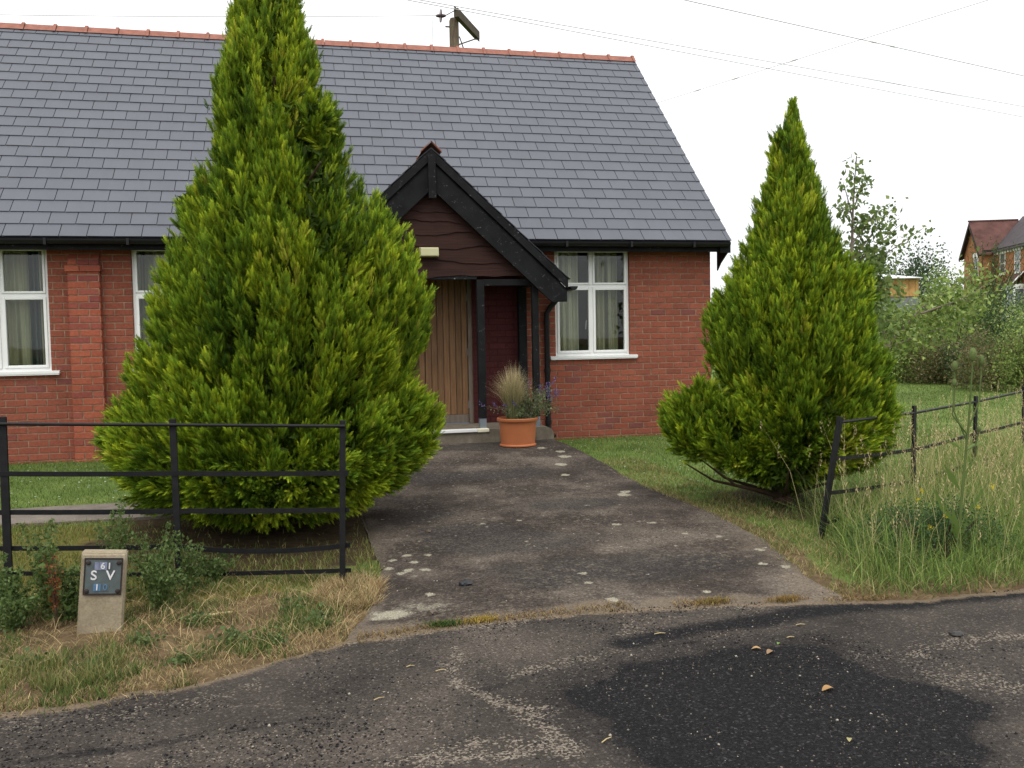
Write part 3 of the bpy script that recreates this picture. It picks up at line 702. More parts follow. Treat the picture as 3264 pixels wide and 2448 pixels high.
for k_, ze in enumerate(edges):
    zt = (edges[k_+1]+.05) if k_+1 < len(edges) else 3.42
    half = lambda z: (3.46-z)/TS
    hw = min(half(ze), 1.42); hw2 = max(half(zt), .02); nseg = 40; y0 = -.80
    mb = MB(); lo = []; hi = []
    for i_ in range(nseg+1):
        u = -1+2*i_/nseg; x = AX+u*hw
        lo.append((x, y0, ze+.026*math.sin(3.1*u+k_*2.1)+.012*math.sin(9*u+k_*1.3)+.004*math.sin(31*u+k_)))
        hi.append((AX+max(-hw2, min(hw2, u*hw)) if abs(u*hw) > hw2 else x, y0+.018, min(zt, 3.46-TS*abs(u*hw))))
    for i_ in range(nseg):
        mb.quad(lo[i_], lo[i_+1], hi[i_+1], hi[i_])
        b0, b1 = [(p[0], p[1]+.022, p[2]) for p in lo[i_:i_+2]]; mb.quad(lo[i_], b0, b1, lo[i_+1])
        c0, c1 = [(p[0], p[1]+.022, p[2]) for p in hi[i_:i_+2]]; mb.quad(b0, c0, c1, b1)
    mb.build('gable_board', M_waney, porch, fix=False)
FL = .27
def post(x0, x1, y0, y1, z1, shoe=True):
    mb = MB(); mb.box(x0, x1, y0, y1, FL+(.13 if shoe else .0), z1, bev=.005); mb.build('post', M_black, porch)
    if shoe:
        mb = MB(); mb.box(x0+.004, x1-.004, y0+.004, y1-.004, FL-.002, FL+.13); mb.build('post_shoe', M_galv, porch)
for sx in (1, -1):
    g_ = lambda a, b: (AX+sx*(a-AX), AX+sx*(b-AX)) if sx > 0 else (AX-(b-AX), AX-(a-AX))
    post(*g_(2.065, 2.158), -.80, -.71, 2.13); post(*g_(2.772, 2.852), -.80, -.71, 2.06); post(*g_(2.755, 2.865), -.115, -.012, 2.10, False)
    mb = MB(); a, b = g_(2.158, 2.95); mb.box(a, b, -.795, -.715, 2.055, 2.135, bev=.004); a, b = g_(2.765, 2.86); mb.box(a, b, -.71, -.015, 2.06, 2.16, bev=.004); mb.build('header_beam', M_black, porch)
mb = MB(); mb.box(AX-.55, AX+.55, -.79, -.72, 2.135, 2.20); mb.build('header_beam', M_black, porch)
mb = MB(); gutter(mb, (FEET+.006, -.93, 2.035), (FEET+.006, -.01, 2.035), (1, 0, 0), .05); mb.build('gutter', M_pvcblack, porch)
mb = MB(); gutter(mb, (2*AX-FEET-.006, -.93, 2.035), (2*AX-FEET-.006, -.01, 2.035), (-1, 0, 0), .05); mb.build('gutter', M_pvcblack, porch)
mb = MB(); Ps = []
for i_ in range(9):                                # slab with a rounded right end
    a = math.pi/2*i_/8; Ps.append((2.90+.11*math.cos(a), -.86, .16+.11*math.sin(a)))
mb.prism([(-.05, -.86, -.05), (3.01, -.86, -.05)]+Ps+[(-.05, -.86, FL)], (0, .845, 0)); mb.box(.87, 2.13, -.012, .09, .0, FL-.003); mb.build('porch_step', M_step, porch)
mb = MB(); mb.box(1.0, 2.02, -.885, -.80, FL-.028, FL+.012, bev=.006); mb.build('step_edging', M_upvc, porch)
mb = MB(); mb.box(2.022, 2.17, -.88, -.79, FL-.035, FL+.010, bev=.008); mb.build('step_end', M_cream, porch)
# doors, boarded, in the recess
mb = MB()
for (a, b) in ((.863, .925), (2.082, 2.137)): mb.box(a, b, .01, .11, FL, 2.29, bev=.004)
mb.box(.925, 2.082, .01, .11, 2.23, 2.29, bev=.004); fr_ = mb.build('door_frame', M_grey_wood, hall)
for (a, b) in ((.928, 1.502), (1.507, 2.079)):
    mb = MB(); n = 7; wb = (b-a)/n
    for k_ in range(n): mb.box(a+k_*wb+.0035, a+(k_+1)*wb-.0035, .035, .07, FL+.12, 2.225, bev=.006)
    dr_ = mb.build('door', M_door, hall)
    mb = MB(); mb.box(a, b, .032, .072, FL+.012, FL+.119, bev=.004); mb.box(a, b, .055, .075, FL+.12, 2.225); mb.build('bottom_rail', M_grey_wood, dr_)
    hx = b if b > 2 else a
    for z in (.52, 1.22, 1.95):
        mb = MB(); mb.tube([(hx, .028, z-.05), (hx, .028, z+.05)], .008, 8); mb.build('hinge', M_galv, dr_)
mb = MB(); mb.box(.93, 2.078, .0, .05, FL, FL+.011); mb.build('threshold', M_galv, hall)

lampo = thing('wall_lamp', (1.47, -.80, 2.40), 'small cream rectangular lamp box on the dark porch gable boards', 'lamp')
mb = MB(); mb.box(1.352, 1.592, -.835, -.803, 2.402, 2.522, bev=.006); mb.build('housing', M_lampbox, lampo)
mb = MB(); mb.box(1.362, 1.588, -.895, -.835, 2.408, 2.516, bev=.014); mb.build('diffuser', M_lamp, lampo)
#@@PART2
# ------------------------------------------------------------------ vegetation builders
ER = np.array([math.cos(YAW), -math.sin(YAW), 0.]); EF = np.array([math.sin(YAW), math.cos(YAW), 0.])
def at(xd, zc, z=0.0):
    """a place on the land: zc metres ahead of the viewpoint, lateral from a bearing"""
    p = np.array([0, -11.75, 0.])+EF*zc+ER*((xd-1106)/1931*zc); return (float(p[0]), float(p[1]), z)
def nrm(a): return a/np.maximum(np.linalg.norm(a, axis=-1, keepdims=True), 1e-9)
def frame(T):
    r = nrm(rng.normal(size=T.shape)); B = nrm(np.cross(T, r)); return B, np.cross(B, T)
def stamp(tv, tf, pos, T, B, N, L, W=None):
    """place the template (a,b,c) at many positions; returns verts and faces"""
    W = L if W is None else W
    v = pos[:, None, :]+tv[None, :, 0:1]*T[:, None]*L[:, None, None]+tv[None, :, 1:2]*B[:, None]*W[:, None, None]+tv[None, :, 2:3]*N[:, None]*L[:, None, None]
    f = tf[None]+(np.arange(len(pos))*len(tv))[:, None, None]
    return v.reshape(-1, 3), f.reshape(-1, tf.shape[1])
def kite_template():
    tv = np.array([(0, 0, 0), (.45, .5, .06), (1, 0, 0), (.45, -.5, .06)]); return tv, np.array([[0, 1, 2, 3]])
KT, KF = kite_template()
def spray_template(npair=8, seed=1):
    r = np.random.default_rng(seed); v = []; f = []
    def kite(p, d, ln, wd, c0):
        k = len(v); d = np.array(d)/np.hypot(*d); q = np.array([-d[1], d[0]])
        for a, b in ((0, 0), (.4, wd), (1, 0), (.4, -wd)):
            P = np.array(p)+d*ln*a+q*b; v.append((P[0], P[1], c0+.35*abs(P[1])+.10*P[0]**2))
        f.append((k, k+1, k+2, k+3))
    kite((0, 0), (1, 0), 1.22, .024, 0)
    for i in range(npair):
        t_ = .10+.80*i/(npair-1)
        for s in (1, -1):
            an = R(23+r.uniform(-8, 9)); kite((t_+s*.04, 0), (math.cos(an), s*math.sin(an)), (.46-.30*t_)*r.uniform(.75, 1.25), .026, r.uniform(-.03, .03))
    return np.array(v), np.array(f)
SPV, SPF = spray_template()

def conifer(label, base, table, seed, nplume, lobes=(), limb_low=None):
    """tapering crown of upright feathery plumes; table rows are (height, sideways centre, radius)"""
    global rng
    rng = np.random.default_rng(seed); bx, by, bz = base
    tz, tc, tr_ = [np.array(q) for q in zip(*sorted(table))]; ztop = tz[-1]; z0 = tz[0]
    root = thing('conifer', base, label, 'tree', 'golden conifers either side of the path')
    zz = np.linspace(z0, ztop, 400); wgt = np.interp(zz, tz, tr_)+.09; cdf = np.cumsum(wgt)/wgt.sum()
    u = (np.arange(nplume)+rng.uniform(0, 1, nplume))/nplume; zt = np.interp(u, cdf, zz)
    phi = (np.arange(nplume)*2.399963+rng.normal(0, .25, nplume)) % (2*np.pi)
    keep = (np.sin(phi) < .25) | (rng.uniform(0, 1, nplume) < .6)          # sin(phi)<0 faces the road
    zt, phi = zt[keep], phi[keep]; n = len(zt)
    inner = rng.uniform(0, 1, n) < .15
    Rz = np.interp(zt, tz, tr_); c_ = np.interp(zt, tz, tc)
    # billows: the surface swells into rounded masses with creases between them
    mcell = int(nplume/36); uc = (np.arange(mcell)+rng.uniform(0, 1, mcell))/mcell; zc_ = np.interp(uc, cdf, zz); pc_ = (np.arange(mcell)*2.399963+rng.normal(0, .35, mcell)) % (2*np.pi)
    dphi = np.abs(phi[:, None]-pc_[None]); dphi = np.minimum(dphi, 2*np.pi-dphi)
    dd = np.hypot(dphi*np.maximum(Rz, .12)[:, None], np.where(zt[:, None] > zc_[None], .95, .55)*(zt[:, None]-zc_[None])); cell = dd.argmin(1); dmin = dd.min(1); csz = rng.uniform(.75, 1.3, mcell)
    chue = rng.normal(0, .55, mcell); coff = rng.uniform(0, 1, mcell)
    pw = np.abs(phi-np.pi)
    crease = np.clip(dmin/(.30*csz[cell]), 0, 1.2)**2.2
    shrink = (.25*crease+.09*coff[cell]-.045)*np.clip(Rz/.6, .25, 1.2)
    lump = 1-.12*np.clip(fbm(pw*.85+3*np.sign(phi-np.pi), zt*1.15+pw*.2, 1.9, seed)-.35, 0, 1)
    rad = np.cos(phi)[:, None]*ER+np.sin(phi)[:, None]*EF
    rr = np.maximum(Rz*lump-.045-shrink+rng.normal(0, .016, n), .012)*np.where(inner, rng.uniform(.55, .85, n), 1)
    tip = np.array([bx, by, 0])+ER*c_[:, None]+rad*rr[:, None]; tip[:, 2] = zt
    h = np.clip((zt-z0)/(ztop-z0), 0, 1)
    for (lu, lv, lz, lr, ln_) in lobes:                                      # side masses standing off the main crown
        q = nrm(rng.normal(size=(ln_, 3))); q = q[(q[:, 2] > -.75)]; m_ = len(q)
        cpos = np.array([bx, by, 0])+ER*lu+EF*lv+[0, 0, lz]; tip = np.concatenate([tip, cpos+q*lr*rng.normal(1, .06, (m_, 1))*[1, 1, 1.05]])
        rad = np.concatenate([rad, nrm(q*[1, 1, .01])]); h = np.concatenate([h, .10+.16*np.clip(q[:, 2]*.5+.5, 0, 1)]); Rz = np.concatenate([Rz, np.full(m_, lr)])
    n = len(tip)
    el = np.interp(h, [0, .04, .10, .2, .35, .7, 1], [R(-40), R(-15), R(18), R(45), R(58), R(66), R(82)])+rng.normal(0, .15, n)
    d = rad*np.cos(el)[:, None]; d[:, 2] = np.sin(el); d = nrm(d+rng.normal(0, .13, (n, 3)))
    ln = np.interp(h, [0, .2, .8, 1], [.17, .25, .25, .20])*rng.uniform(.7, 1.3, n)
    ln = np.minimum(ln, .13+Rz*.9)
    hue = rng.normal(0, .75, n); hue[:len(cell)] += chue[cell]                                              # plume tint
    K = 33
    t_ = rng.uniform(.02, 1, (n, K))**.85; D = np.repeat(d[:, None], K, 1)
    pr = nrm(np.cross(D, rng.normal(size=(n, K, 3))))
    off = (.055*(1-t_)+.004)*np.minimum(1, ln/.3)[:, None]
    pos = (tip-d*ln[:, None])[:, None]+D*(ln[:, None]*t_)[..., None]+pr*(off*rng.uniform(.2, 1, (n, K)))[..., None]
    bend = np.zeros((n, K, 3)); bend[..., 2] = np.where(h > .14, .22, -.15)[:, None]
    T = nrm(D*.95+pr*(.46-.30*t_)[..., None]+bend+rng.normal(0, .10, (n, K, 3)))
    L = .088*(1.05-.25*t_)*rng.uniform(.65, 1.35, (n, K))*np.interp(h, [0, .15, .9, 1], [.8, 1, .95, .75])[:, None]
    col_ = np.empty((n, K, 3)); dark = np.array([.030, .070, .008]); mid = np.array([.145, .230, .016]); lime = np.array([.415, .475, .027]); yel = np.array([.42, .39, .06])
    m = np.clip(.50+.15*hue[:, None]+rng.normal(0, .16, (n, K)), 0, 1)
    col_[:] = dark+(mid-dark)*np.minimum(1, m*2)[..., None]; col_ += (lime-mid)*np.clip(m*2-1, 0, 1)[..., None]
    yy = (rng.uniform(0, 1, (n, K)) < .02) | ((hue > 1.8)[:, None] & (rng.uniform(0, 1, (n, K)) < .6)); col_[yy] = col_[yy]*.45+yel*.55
    pos, T, L, col_ = pos.reshape(-1, 3), T.reshape(-1, 3), L.ravel(), col_.reshape(-1, 3)
    ok = pos[:, 2] > bz+.02; pos, T, L, col_ = pos[ok], T[ok], L[ok], col_[ok]
    B, N = frame(T); v, f = stamp(SPV, SPF, pos, T, B, N, L)
    a = np.tile(.40+1.22*np.clip(SPV[:, 0], 0, 1), len(pos)); cc = np.repeat(col_, len(SPV), 0)*a[:, None]  # spray colour runs from a painted shaded base to lime new-growth tips
    m_ = 24000; zi = np.interp(rng.uniform(0, 1, m_), cdf, zz); pi_ = rng.uniform(0, 2*np.pi, m_); ri = np.interp(zi, tz, tr_)*rng.uniform(.20, .66, m_)      # dark opaque fill added inside, deepens the shade in gaps and stops see-through
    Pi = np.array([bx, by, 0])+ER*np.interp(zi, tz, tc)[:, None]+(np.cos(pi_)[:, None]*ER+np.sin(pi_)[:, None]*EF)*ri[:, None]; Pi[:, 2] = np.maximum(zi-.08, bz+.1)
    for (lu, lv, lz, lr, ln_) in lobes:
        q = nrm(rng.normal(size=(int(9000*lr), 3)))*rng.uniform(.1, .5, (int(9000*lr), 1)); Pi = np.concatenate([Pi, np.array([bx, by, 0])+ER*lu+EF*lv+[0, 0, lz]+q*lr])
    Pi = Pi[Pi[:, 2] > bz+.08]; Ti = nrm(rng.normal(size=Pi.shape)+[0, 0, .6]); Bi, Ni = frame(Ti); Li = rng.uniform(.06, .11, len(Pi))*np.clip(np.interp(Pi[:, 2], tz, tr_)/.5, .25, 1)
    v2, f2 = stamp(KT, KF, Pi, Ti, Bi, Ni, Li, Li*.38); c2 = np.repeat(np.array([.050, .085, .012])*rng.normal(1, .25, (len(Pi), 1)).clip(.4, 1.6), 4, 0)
    v[:, 2] = np.maximum(v[:, 2], bz+.015)
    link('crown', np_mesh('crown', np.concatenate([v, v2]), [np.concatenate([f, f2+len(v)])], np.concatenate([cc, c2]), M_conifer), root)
    mb = MB(); k_ = 9
    mb.tube([(bx+.02*math.sin(i_*1.3), by+.02*math.cos(i_*1.7), bz-.06+(ztop-bz)*.93*i_/k_) for i_ in range(k_+1)], [max(.006, .085*(1-i_/k_)**.8) for i_ in range(k_+1)], 9)
    for i_ in range(26): # limbs
        zl = bz+.10+(ztop-bz)*.75*(i_/26)**1.1; ph = i_*2.4; Rl = float(np.interp(zl+.25, tz, tr_))*.62; cl = float(np.interp(zl, tz, tc))
        dv = (ER*math.cos(ph)+EF*math.sin(ph))*Rl+ER*cl*.6
        mb.tube([(bx, by, zl), (bx+dv[0]*.5, by+dv[1]*.5, zl+.10+.12*Rl), (bx+dv[0], by+dv[1], zl+.22+.35*Rl)], [.028, .018, .007], 6)
    for ph, ln_ in (limb_low or []):
        dv = (ER*math.cos(ph)+EF*math.sin(ph))*ln_
        mb.tube([(bx, by, bz+.05), (bx+dv[0]*.35, by+dv[1]*.35, bz+.13), (bx+dv[0]*.7, by+dv[1]*.7, bz+.20), (bx+dv[0], by+dv[1], bz+.36)], [.026, .016, .011, .005], 7)
    mb.build('trunk', M_bark, root, True)
    return root
TL = [(4.55, -.05, .03), (4.38, -.05, .16), (4.22, -.04, .27), (4.07, -.038, .325), (3.89, -.037, .344), (3.71, -.028, .395), (3.46, -.062, .457), (3.25, .008, .527), (2.92, .034, .601), (2.64, .03, .785), (2.27, .135, .955), (1.91, .125, 1.10), (1.54, .085, 1.165), (1.22, -.02, 1.18), (1.10, -.06, 1.16), (.88, -.06, 1.295), (.66, -.06, 1.325), (.44, -.08, 1.28), (.29, -.149, 1.175), (.19, -.166, 1.022), (.08, -.198, .79), (.0, -.194, .5), (-.03, -.198, .25)]
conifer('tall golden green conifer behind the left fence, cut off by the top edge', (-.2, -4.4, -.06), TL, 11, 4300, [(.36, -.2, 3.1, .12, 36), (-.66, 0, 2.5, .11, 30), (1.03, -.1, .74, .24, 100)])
TR = [(3.36, .10, .02), (3.2, .085, .075), (3.08, .06, .165), (2.89, .061, .20), (2.66, .077, .27), (2.42, .068, .335), (2.19, .075, .42), (1.95, .079, .545), (1.71, .065, .665), (1.47, .06, .765), (1.24, .08, .80), (1.08, .12, .76), (.96, .14, .76), (.68, .13, .83), (.48, .12, .80), (.30, .05, .66), (.19, .026, .44), (.12, -.005, .24)]
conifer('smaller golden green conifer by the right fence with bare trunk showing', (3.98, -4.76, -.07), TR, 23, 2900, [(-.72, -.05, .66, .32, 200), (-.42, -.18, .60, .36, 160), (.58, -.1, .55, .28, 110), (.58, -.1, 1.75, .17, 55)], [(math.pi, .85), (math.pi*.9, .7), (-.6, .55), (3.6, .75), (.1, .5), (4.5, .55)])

def blades(P, h, wd, lean, base_c, tip_c, var=.2):
    n = len(P); az = rng.uniform(0, 2*np.pi, n); dr = np.stack([np.cos(az), np.sin(az), np.zeros(n)], -1)
    fa = rng.uniform(0, 2*np.pi, n); sd = np.stack([np.cos(fa), np.sin(fa), np.zeros(n)], -1)*(wd/2)[:, None]
    q = lambda t_: P+dr*(h*np.sin(lean)*t_**1.8)[:, None]+np.array([0, 0, 1.])*(h*np.cos(lean*.8)*t_)[:, None]
    m = q(.55); tp = q(1.0)
    v = np.stack([P-sd, P+sd, m-sd*.75, m+sd*.75, tp], 1)
    i0 = np.arange(n)[:, None]*5
    vr = rng.normal(1, var, (n, 1, 1)).clip(.4, 1.7); bc = np.asarray(base_c); tc = np.asarray(tip_c)
    bc = np.broadcast_to(bc, (n, 3)); tc = np.broadcast_to(tc, (n, 3))
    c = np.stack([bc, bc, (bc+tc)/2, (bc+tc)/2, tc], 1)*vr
    return v.reshape(-1, 3), [i0+np.array([[0, 1, 3, 2]]), i0+np.array([[2, 3, 4]])], c.reshape(-1, 3), tp
def merge(parts):
    V, Q, T3, C = [], [], [], []; k = 0
    for v, fs, c in parts:
        for f in fs: (Q if f.shape[1] == 4 else T3).append(f+k)
        V.append(v); C.append(c); k += len(v)
    return np.concatenate(V), [np.concatenate(a) for a in (Q, T3) if a], np.concatenate(C)
def grass_obj(name, parts, label=None):
    v, f, c = merge(parts); return tag(link(name, np_mesh(name, v, f, c, M_grass)), label, 'grass', None, 'stuff')
def scatter(n, x0, x1, y0, y1, ok):
    x, y = rng.uniform(x0, x1, n), rng.uniform(y0, y1, n); k = ok(x, y); return x[k], y[k]
def gpt(x, y, dz=-.01): return np.stack([x, y, gz(y)+dz], -1)

G1, G2, ST, OL = (.105, .165, .035), (.20, .285, .075), (.54, .42, .21), (.22, .215, .065)
pick = lambda n, cs, p: np.array(cs)[rng.choice(len(cs), n, p=p)]
def clump(x, y, s, seed): return fbm(x, y, s, seed)
parts = []
# mown lawn: short blades, thinning with distance
off_path = lambda x, y: ~((x > pleft(y)-.0) & (x < pright(y)+.0) & (y < -.1))
x, y = scatter(52000, -6, .4, -3.3, -.02, lambda x, y: off_path(x, y))
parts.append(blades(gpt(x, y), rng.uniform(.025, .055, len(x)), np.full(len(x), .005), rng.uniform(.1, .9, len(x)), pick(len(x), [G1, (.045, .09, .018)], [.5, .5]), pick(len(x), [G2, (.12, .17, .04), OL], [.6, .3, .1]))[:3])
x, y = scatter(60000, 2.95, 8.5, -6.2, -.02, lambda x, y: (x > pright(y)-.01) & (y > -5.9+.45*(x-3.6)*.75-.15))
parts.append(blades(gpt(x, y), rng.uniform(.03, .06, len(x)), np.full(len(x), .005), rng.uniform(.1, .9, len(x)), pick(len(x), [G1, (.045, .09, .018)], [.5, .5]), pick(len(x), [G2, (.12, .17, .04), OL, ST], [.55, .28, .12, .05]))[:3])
x, y = scatter(60000, 5.6, 18.5, -4.5, 13, lambda x, y: (x > 5.75) | (y < 0))
parts.append(blades(gpt(x, y), rng.uniform(.04, .07, len(x)), np.full(len(x), .011), rng.uniform(.2, 1.0, len(x)), pick(len(x), [G1, (.06, .11, .024)], [.5, .5]), pick(len(x), [G2, (.13, .185, .045), OL], [.5, .35, .15]))[:3])
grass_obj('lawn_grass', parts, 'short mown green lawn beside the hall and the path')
# rough yellowish turf between the side path and the left fence, and at the path edges
parts = []
x, y = scatter(42000, -4, .42, -6.2, -3.93, lambda x, y: off_path(x, y) & (np.hypot(x+.2, y+4.4) > 1.25+.35*rng.normal(size=len(x))) & (clump(x, y, 2.2, 5) > .30))
parts.append(blades(gpt(x, y), rng.uniform(.03, .075, len(x)), np.full(len(x), .005), rng.uniform(.1, 1.1, len(x)), pick(len(x), [G1, (.11, .12, .03)], [.5, .5]), pick(len(x), [G2, (.21, .20, .05), ST, (.26, .24, .07)], [.25, .35, .15, .25]))[:3])
x, y = scatter(16000, 2.9, 3.7, -7.2, -2.2, lambda x, y: (x > pright(y)-.06) & (x < pright(y)+.55) & (y > road_edge(x)) & (clump(x, y, 4, 8) > .38))
parts.append(blades(gpt(x, y), rng.uniform(.02, .07, len(x)), np.full(len(x), .005), rng.uniform(.3, 1.3, len(x)), pick(len(x), [(.16, .13, .05), (.10, .11, .03)], [.6, .4]), pick(len(x), [ST, OL, G2], [.5, .3, .2]))[:3])
grass_obj('rough_turf', parts, 'yellowish rough turf between side path and left fence')
# roadside verge on the left: straw, dry stalks and green tufts
parts = []
verge_ok = lambda x, y: (y > road_edge(x)-.03+.05*rng.normal(size=len(x))) & (x < pleft(y)-.0) & off_path(x, y)
x, y = scatter(62000, -3.2, .42, -7.95, -5.9, lambda x, y: verge_ok(x, y) & (clump(x, y, 4.5, 1)+.12*rng.normal(size=len(x)) > .44))
parts.append(blades(gpt(x, y), rng.uniform(.015, .06, len(x)), np.full(len(x), .004), rng.uniform(.5, 1.45, len(x)), pick(len(x), [(.25, .17, .08), (.17, .13, .06)], [.5, .5]), pick(len(x), [ST, (.50, .40, .21), (.30, .22, .10)], [.5, .25, .25]), .28)[:3])
x, y = scatter(70000, -3.2, .42, -7.95, -5.9, lambda x, y: verge_ok(x, y) & (clump(x, y, 3.2, 7)+.07*rng.normal(size=len(x)) > .535))
parts.append(blades(gpt(x, y), rng.uniform(.025, .085, len(x)), np.full(len(x), .0045), rng.uniform(.1, 1.1, len(x)), pick(len(x), [(.04, .08, .016), (.07, .11, .025)], [.5, .5]), pick(len(x), [(.09, .15, .035), (.16, .19, .05), ST], [.5, .32, .18]), .25)[:3])
x, y = scatter(16000, -3.2, -.9, -7.7, -6.9, lambda x, y: verge_ok(x, y) & (clump(x, y, 3.6, 12) > .55))
parts.append(blades(gpt(x, y), rng.uniform(.05, .12, len(x)), np.full(len(x), .0045), rng.uniform(.1, .9, len(x)), (.12, .14, .04), pick(len(x), [(.36, .31, .13), (.14, .18, .05)], [.55, .45]), .25)[:3])
x, y = scatter(9000, -.1, .42, -6.75, -6.05, lambda x, y: (x < pleft(y)+.05) & (np.hypot((x-.22)/.2, (y+6.4)/.28) < 1.1))
parts.append(blades(gpt(x, y), rng.uniform(.03, .11, len(x)), np.full(len(x), .0045), rng.uniform(.4, 1.4, len(x)), (.26, .18, .09), pick(len(x), [(.50, .40, .21), ST, (.22, .12, .06)], [.4, .35, .25]), .3)[:3])
x, y = scatter(2600, -3.2, .42, -7.9, -6.0, lambda x, y: verge_ok(x, y) & (clump(x, y, 2.6, 15) > .42))
parts.append(blades(gpt(x, y, .012), rng.uniform(.07, .19, len(x)), np.full(len(x), .0035), rng.uniform(1.15, 1.5, len(x)), (.34, .25, .12), pick(len(x), [(.60, .48, .26), (.48, .36, .18), (.30, .14, .07)], [.5, .38, .12]), .25)[:3])
grass_obj('verge_grass', parts, 'dry straw and green tufts on the verge in front of the left fence')
# straw and dead moss in the joint between path and road
parts = []
x, y = scatter(16000, .2, 3.4, -7.35, -6.85, lambda x, y: (np.abs(y-road_edge(x)-.01) < .05+.03*rng.normal(size=len(x))) & (clump(x, y*0, 2.4, 3) > .40))
parts.append(blades(np.stack([x, y, np.full(len(x), -.118)], -1), rng.uniform(.008, .035, len(x)), np.full(len(x), .005), rng.uniform(.6, 1.5, len(x)), (.16, .11, .05), pick(len(x), [(.40, .28, .12), (.22, .16, .06), (.30, .17, .06)], [.4, .4, .2]), .3)[:3])
for (cx_, cy_, n_, c_) in [(.66, -7.1, 500, (.07, .12, .03)), (.86, -7.08, 400, (.45, .33, .07)), (2.62, -7.2, 500, (.30, .20, .07)), (2.2, -7.12, 400, (.26, .19, .06))]:
    x = rng.normal(cx_, .05, n_); y = rng.normal(cy_, .02, n_)
    parts.append(blades(np.stack([x, y, np.full(n_, -.118)], -1), rng.uniform(.01, .035, n_), np.full(n_, .005), rng.uniform(.2, 1.2, n_), np.array(c_)*.6, np.array(c_), .3)[:3])
grass_obj('joint_straw', parts, 'dead straw and moss along the joint of path and road')
# tall unmown grass at the right fence
parts = []; fy = lambda x: -5.93+.593*(x-3.65)
tall_ok = lambda x, y: (np.hypot((x-4.05)/.42, (y+6.62)/.32) > 1-.5*rng.uniform(0, 1, len(x))) & (y > road_edge(x)+.02) & (y < fy(x)+.35) & (x > 3.13+.64*np.clip((y+7.2)/1.25, 0, 1)+.09*rng.normal(size=len(x)))
def hgt(x, y): return np.interp(y-road_edge(x), [0, .3, .8, 1.6], [.16, .29, .40, .42])
x, y = scatter(60000, 3.0, 9.5, -7.4, -2.2, tall_ok); hh = hgt(x, y)*rng.uniform(.45, 1.15, len(x))
ed = (y-road_edge(x) < .22)
parts.append(blades(gpt(x, y), hh, rng.uniform(.003, .0075, len(x)), rng.uniform(.1, 1.45, len(x)), pick(len(x), [(.07, .115, .025), (.13, .165, .045)], [.6, .4]), np.where((rng.uniform(0, 1, len(x)) < .05+.20*sstep(.4, 1.4, y-road_edge(x)))[:, None], pick(len(x), [(.62, .53, .28), (.50, .46, .22)], [.5, .5]), pick(len(x), [(.22, .34, .07), (.33, .39, .12), (.14, .24, .05)], [.45, .3, .25])), .22)[:3])
x, y = scatter(9000, 3.0, 9.5, -7.4, -2.2, lambda x, y: (y > road_edge(x)-.05) & (y < road_edge(x)+.28+.0*x) & (x > 3.0))
parts.append(blades(gpt(x, y), rng.uniform(.04, .14, len(x)), np.full(len(x), .005), rng.uniform(.5, 1.45, len(x)), (.22, .15, .07), pick(len(x), [(.46, .35, .17), (.30, .22, .10), (.16, .18, .05)], [.45, .3, .25]), .3)[:3])
x, y = scatter(3000, 3.05, 9.5, -7.3, -2.2, lambda x, y: tall_ok(x, y) & (y-road_edge(x) > .35)); n_ = len(x)
hh = np.minimum(hgt(x, y)*rng.uniform(1.05, 2.3, n_), .85)
v_, f_, c_, tp = blades(gpt(x, y), hh, np.full(n_, .0032), rng.uniform(.05, .6, n_), (.30, .30, .11), (.62, .50, .27), .2); parts.append((v_, f_, c_))
K = 9; tt = np.linspace(0, 1, K); P_ = tp[:, None]-np.array([0, 0, 1.])*(.085*(1-tt))[None, :, None]*rng.uniform(.7, 1.4, (n_, 1, 1)); P_ = P_.reshape(-1, 3)
P_ += rng.normal(0, .0035, P_.shape); T = nrm(rng.normal(0, .5, P_.shape)+np.array([0, 0, 1.2])); B, N = frame(T)
v_, f_ = stamp(KT, KF, P_, T, B, N, rng.uniform(.014, .026, len(P_)), rng.uniform(.005, .008, len(P_)))
parts.append((v_, [f_], np.repeat(pick(len(P_), [(.62, .50, .27), (.48, .38, .20), (.38, .32, .17)], [.5, .3, .2]), 4, 0)))
grass_obj('tall_grass', parts, 'tall unmown seeding grass along the right fence')

# daisies on the lawns
x1, y1 = scatter(260, 3.2, 9, -4, -.3, lambda x, y: x > pright(y)+.1); x2, y2 = scatter(200, -5, -1.2, -3.2, -.2, lambda x, y: x < 0)
x, y = np.concatenate([x1, x2]), np.concatenate([y1, y2]); P_ = gpt(x, y, .045); T = nrm(np.stack([rng.normal(0, 1, len(x)), rng.normal(0, 1, len(x)), 0*x], -1)); B = np.cross(np.array([0, 0, 1.]), T)
v_, f_ = stamp(np.array([(-.5, 0, 0), (0, .5, 0), (.5, 0, 0), (0, -.5, 0)]), KF, P_, T, B, np.cross(T, B), rng.uniform(.014, .024, len(x)))
tag(link('daisies', np_mesh('daisies', v_, [f_], np.full((len(v_), 3), .75), M_grass)), 'tiny white daisies dotted over the lawns', 'flowers', None, 'stuff')

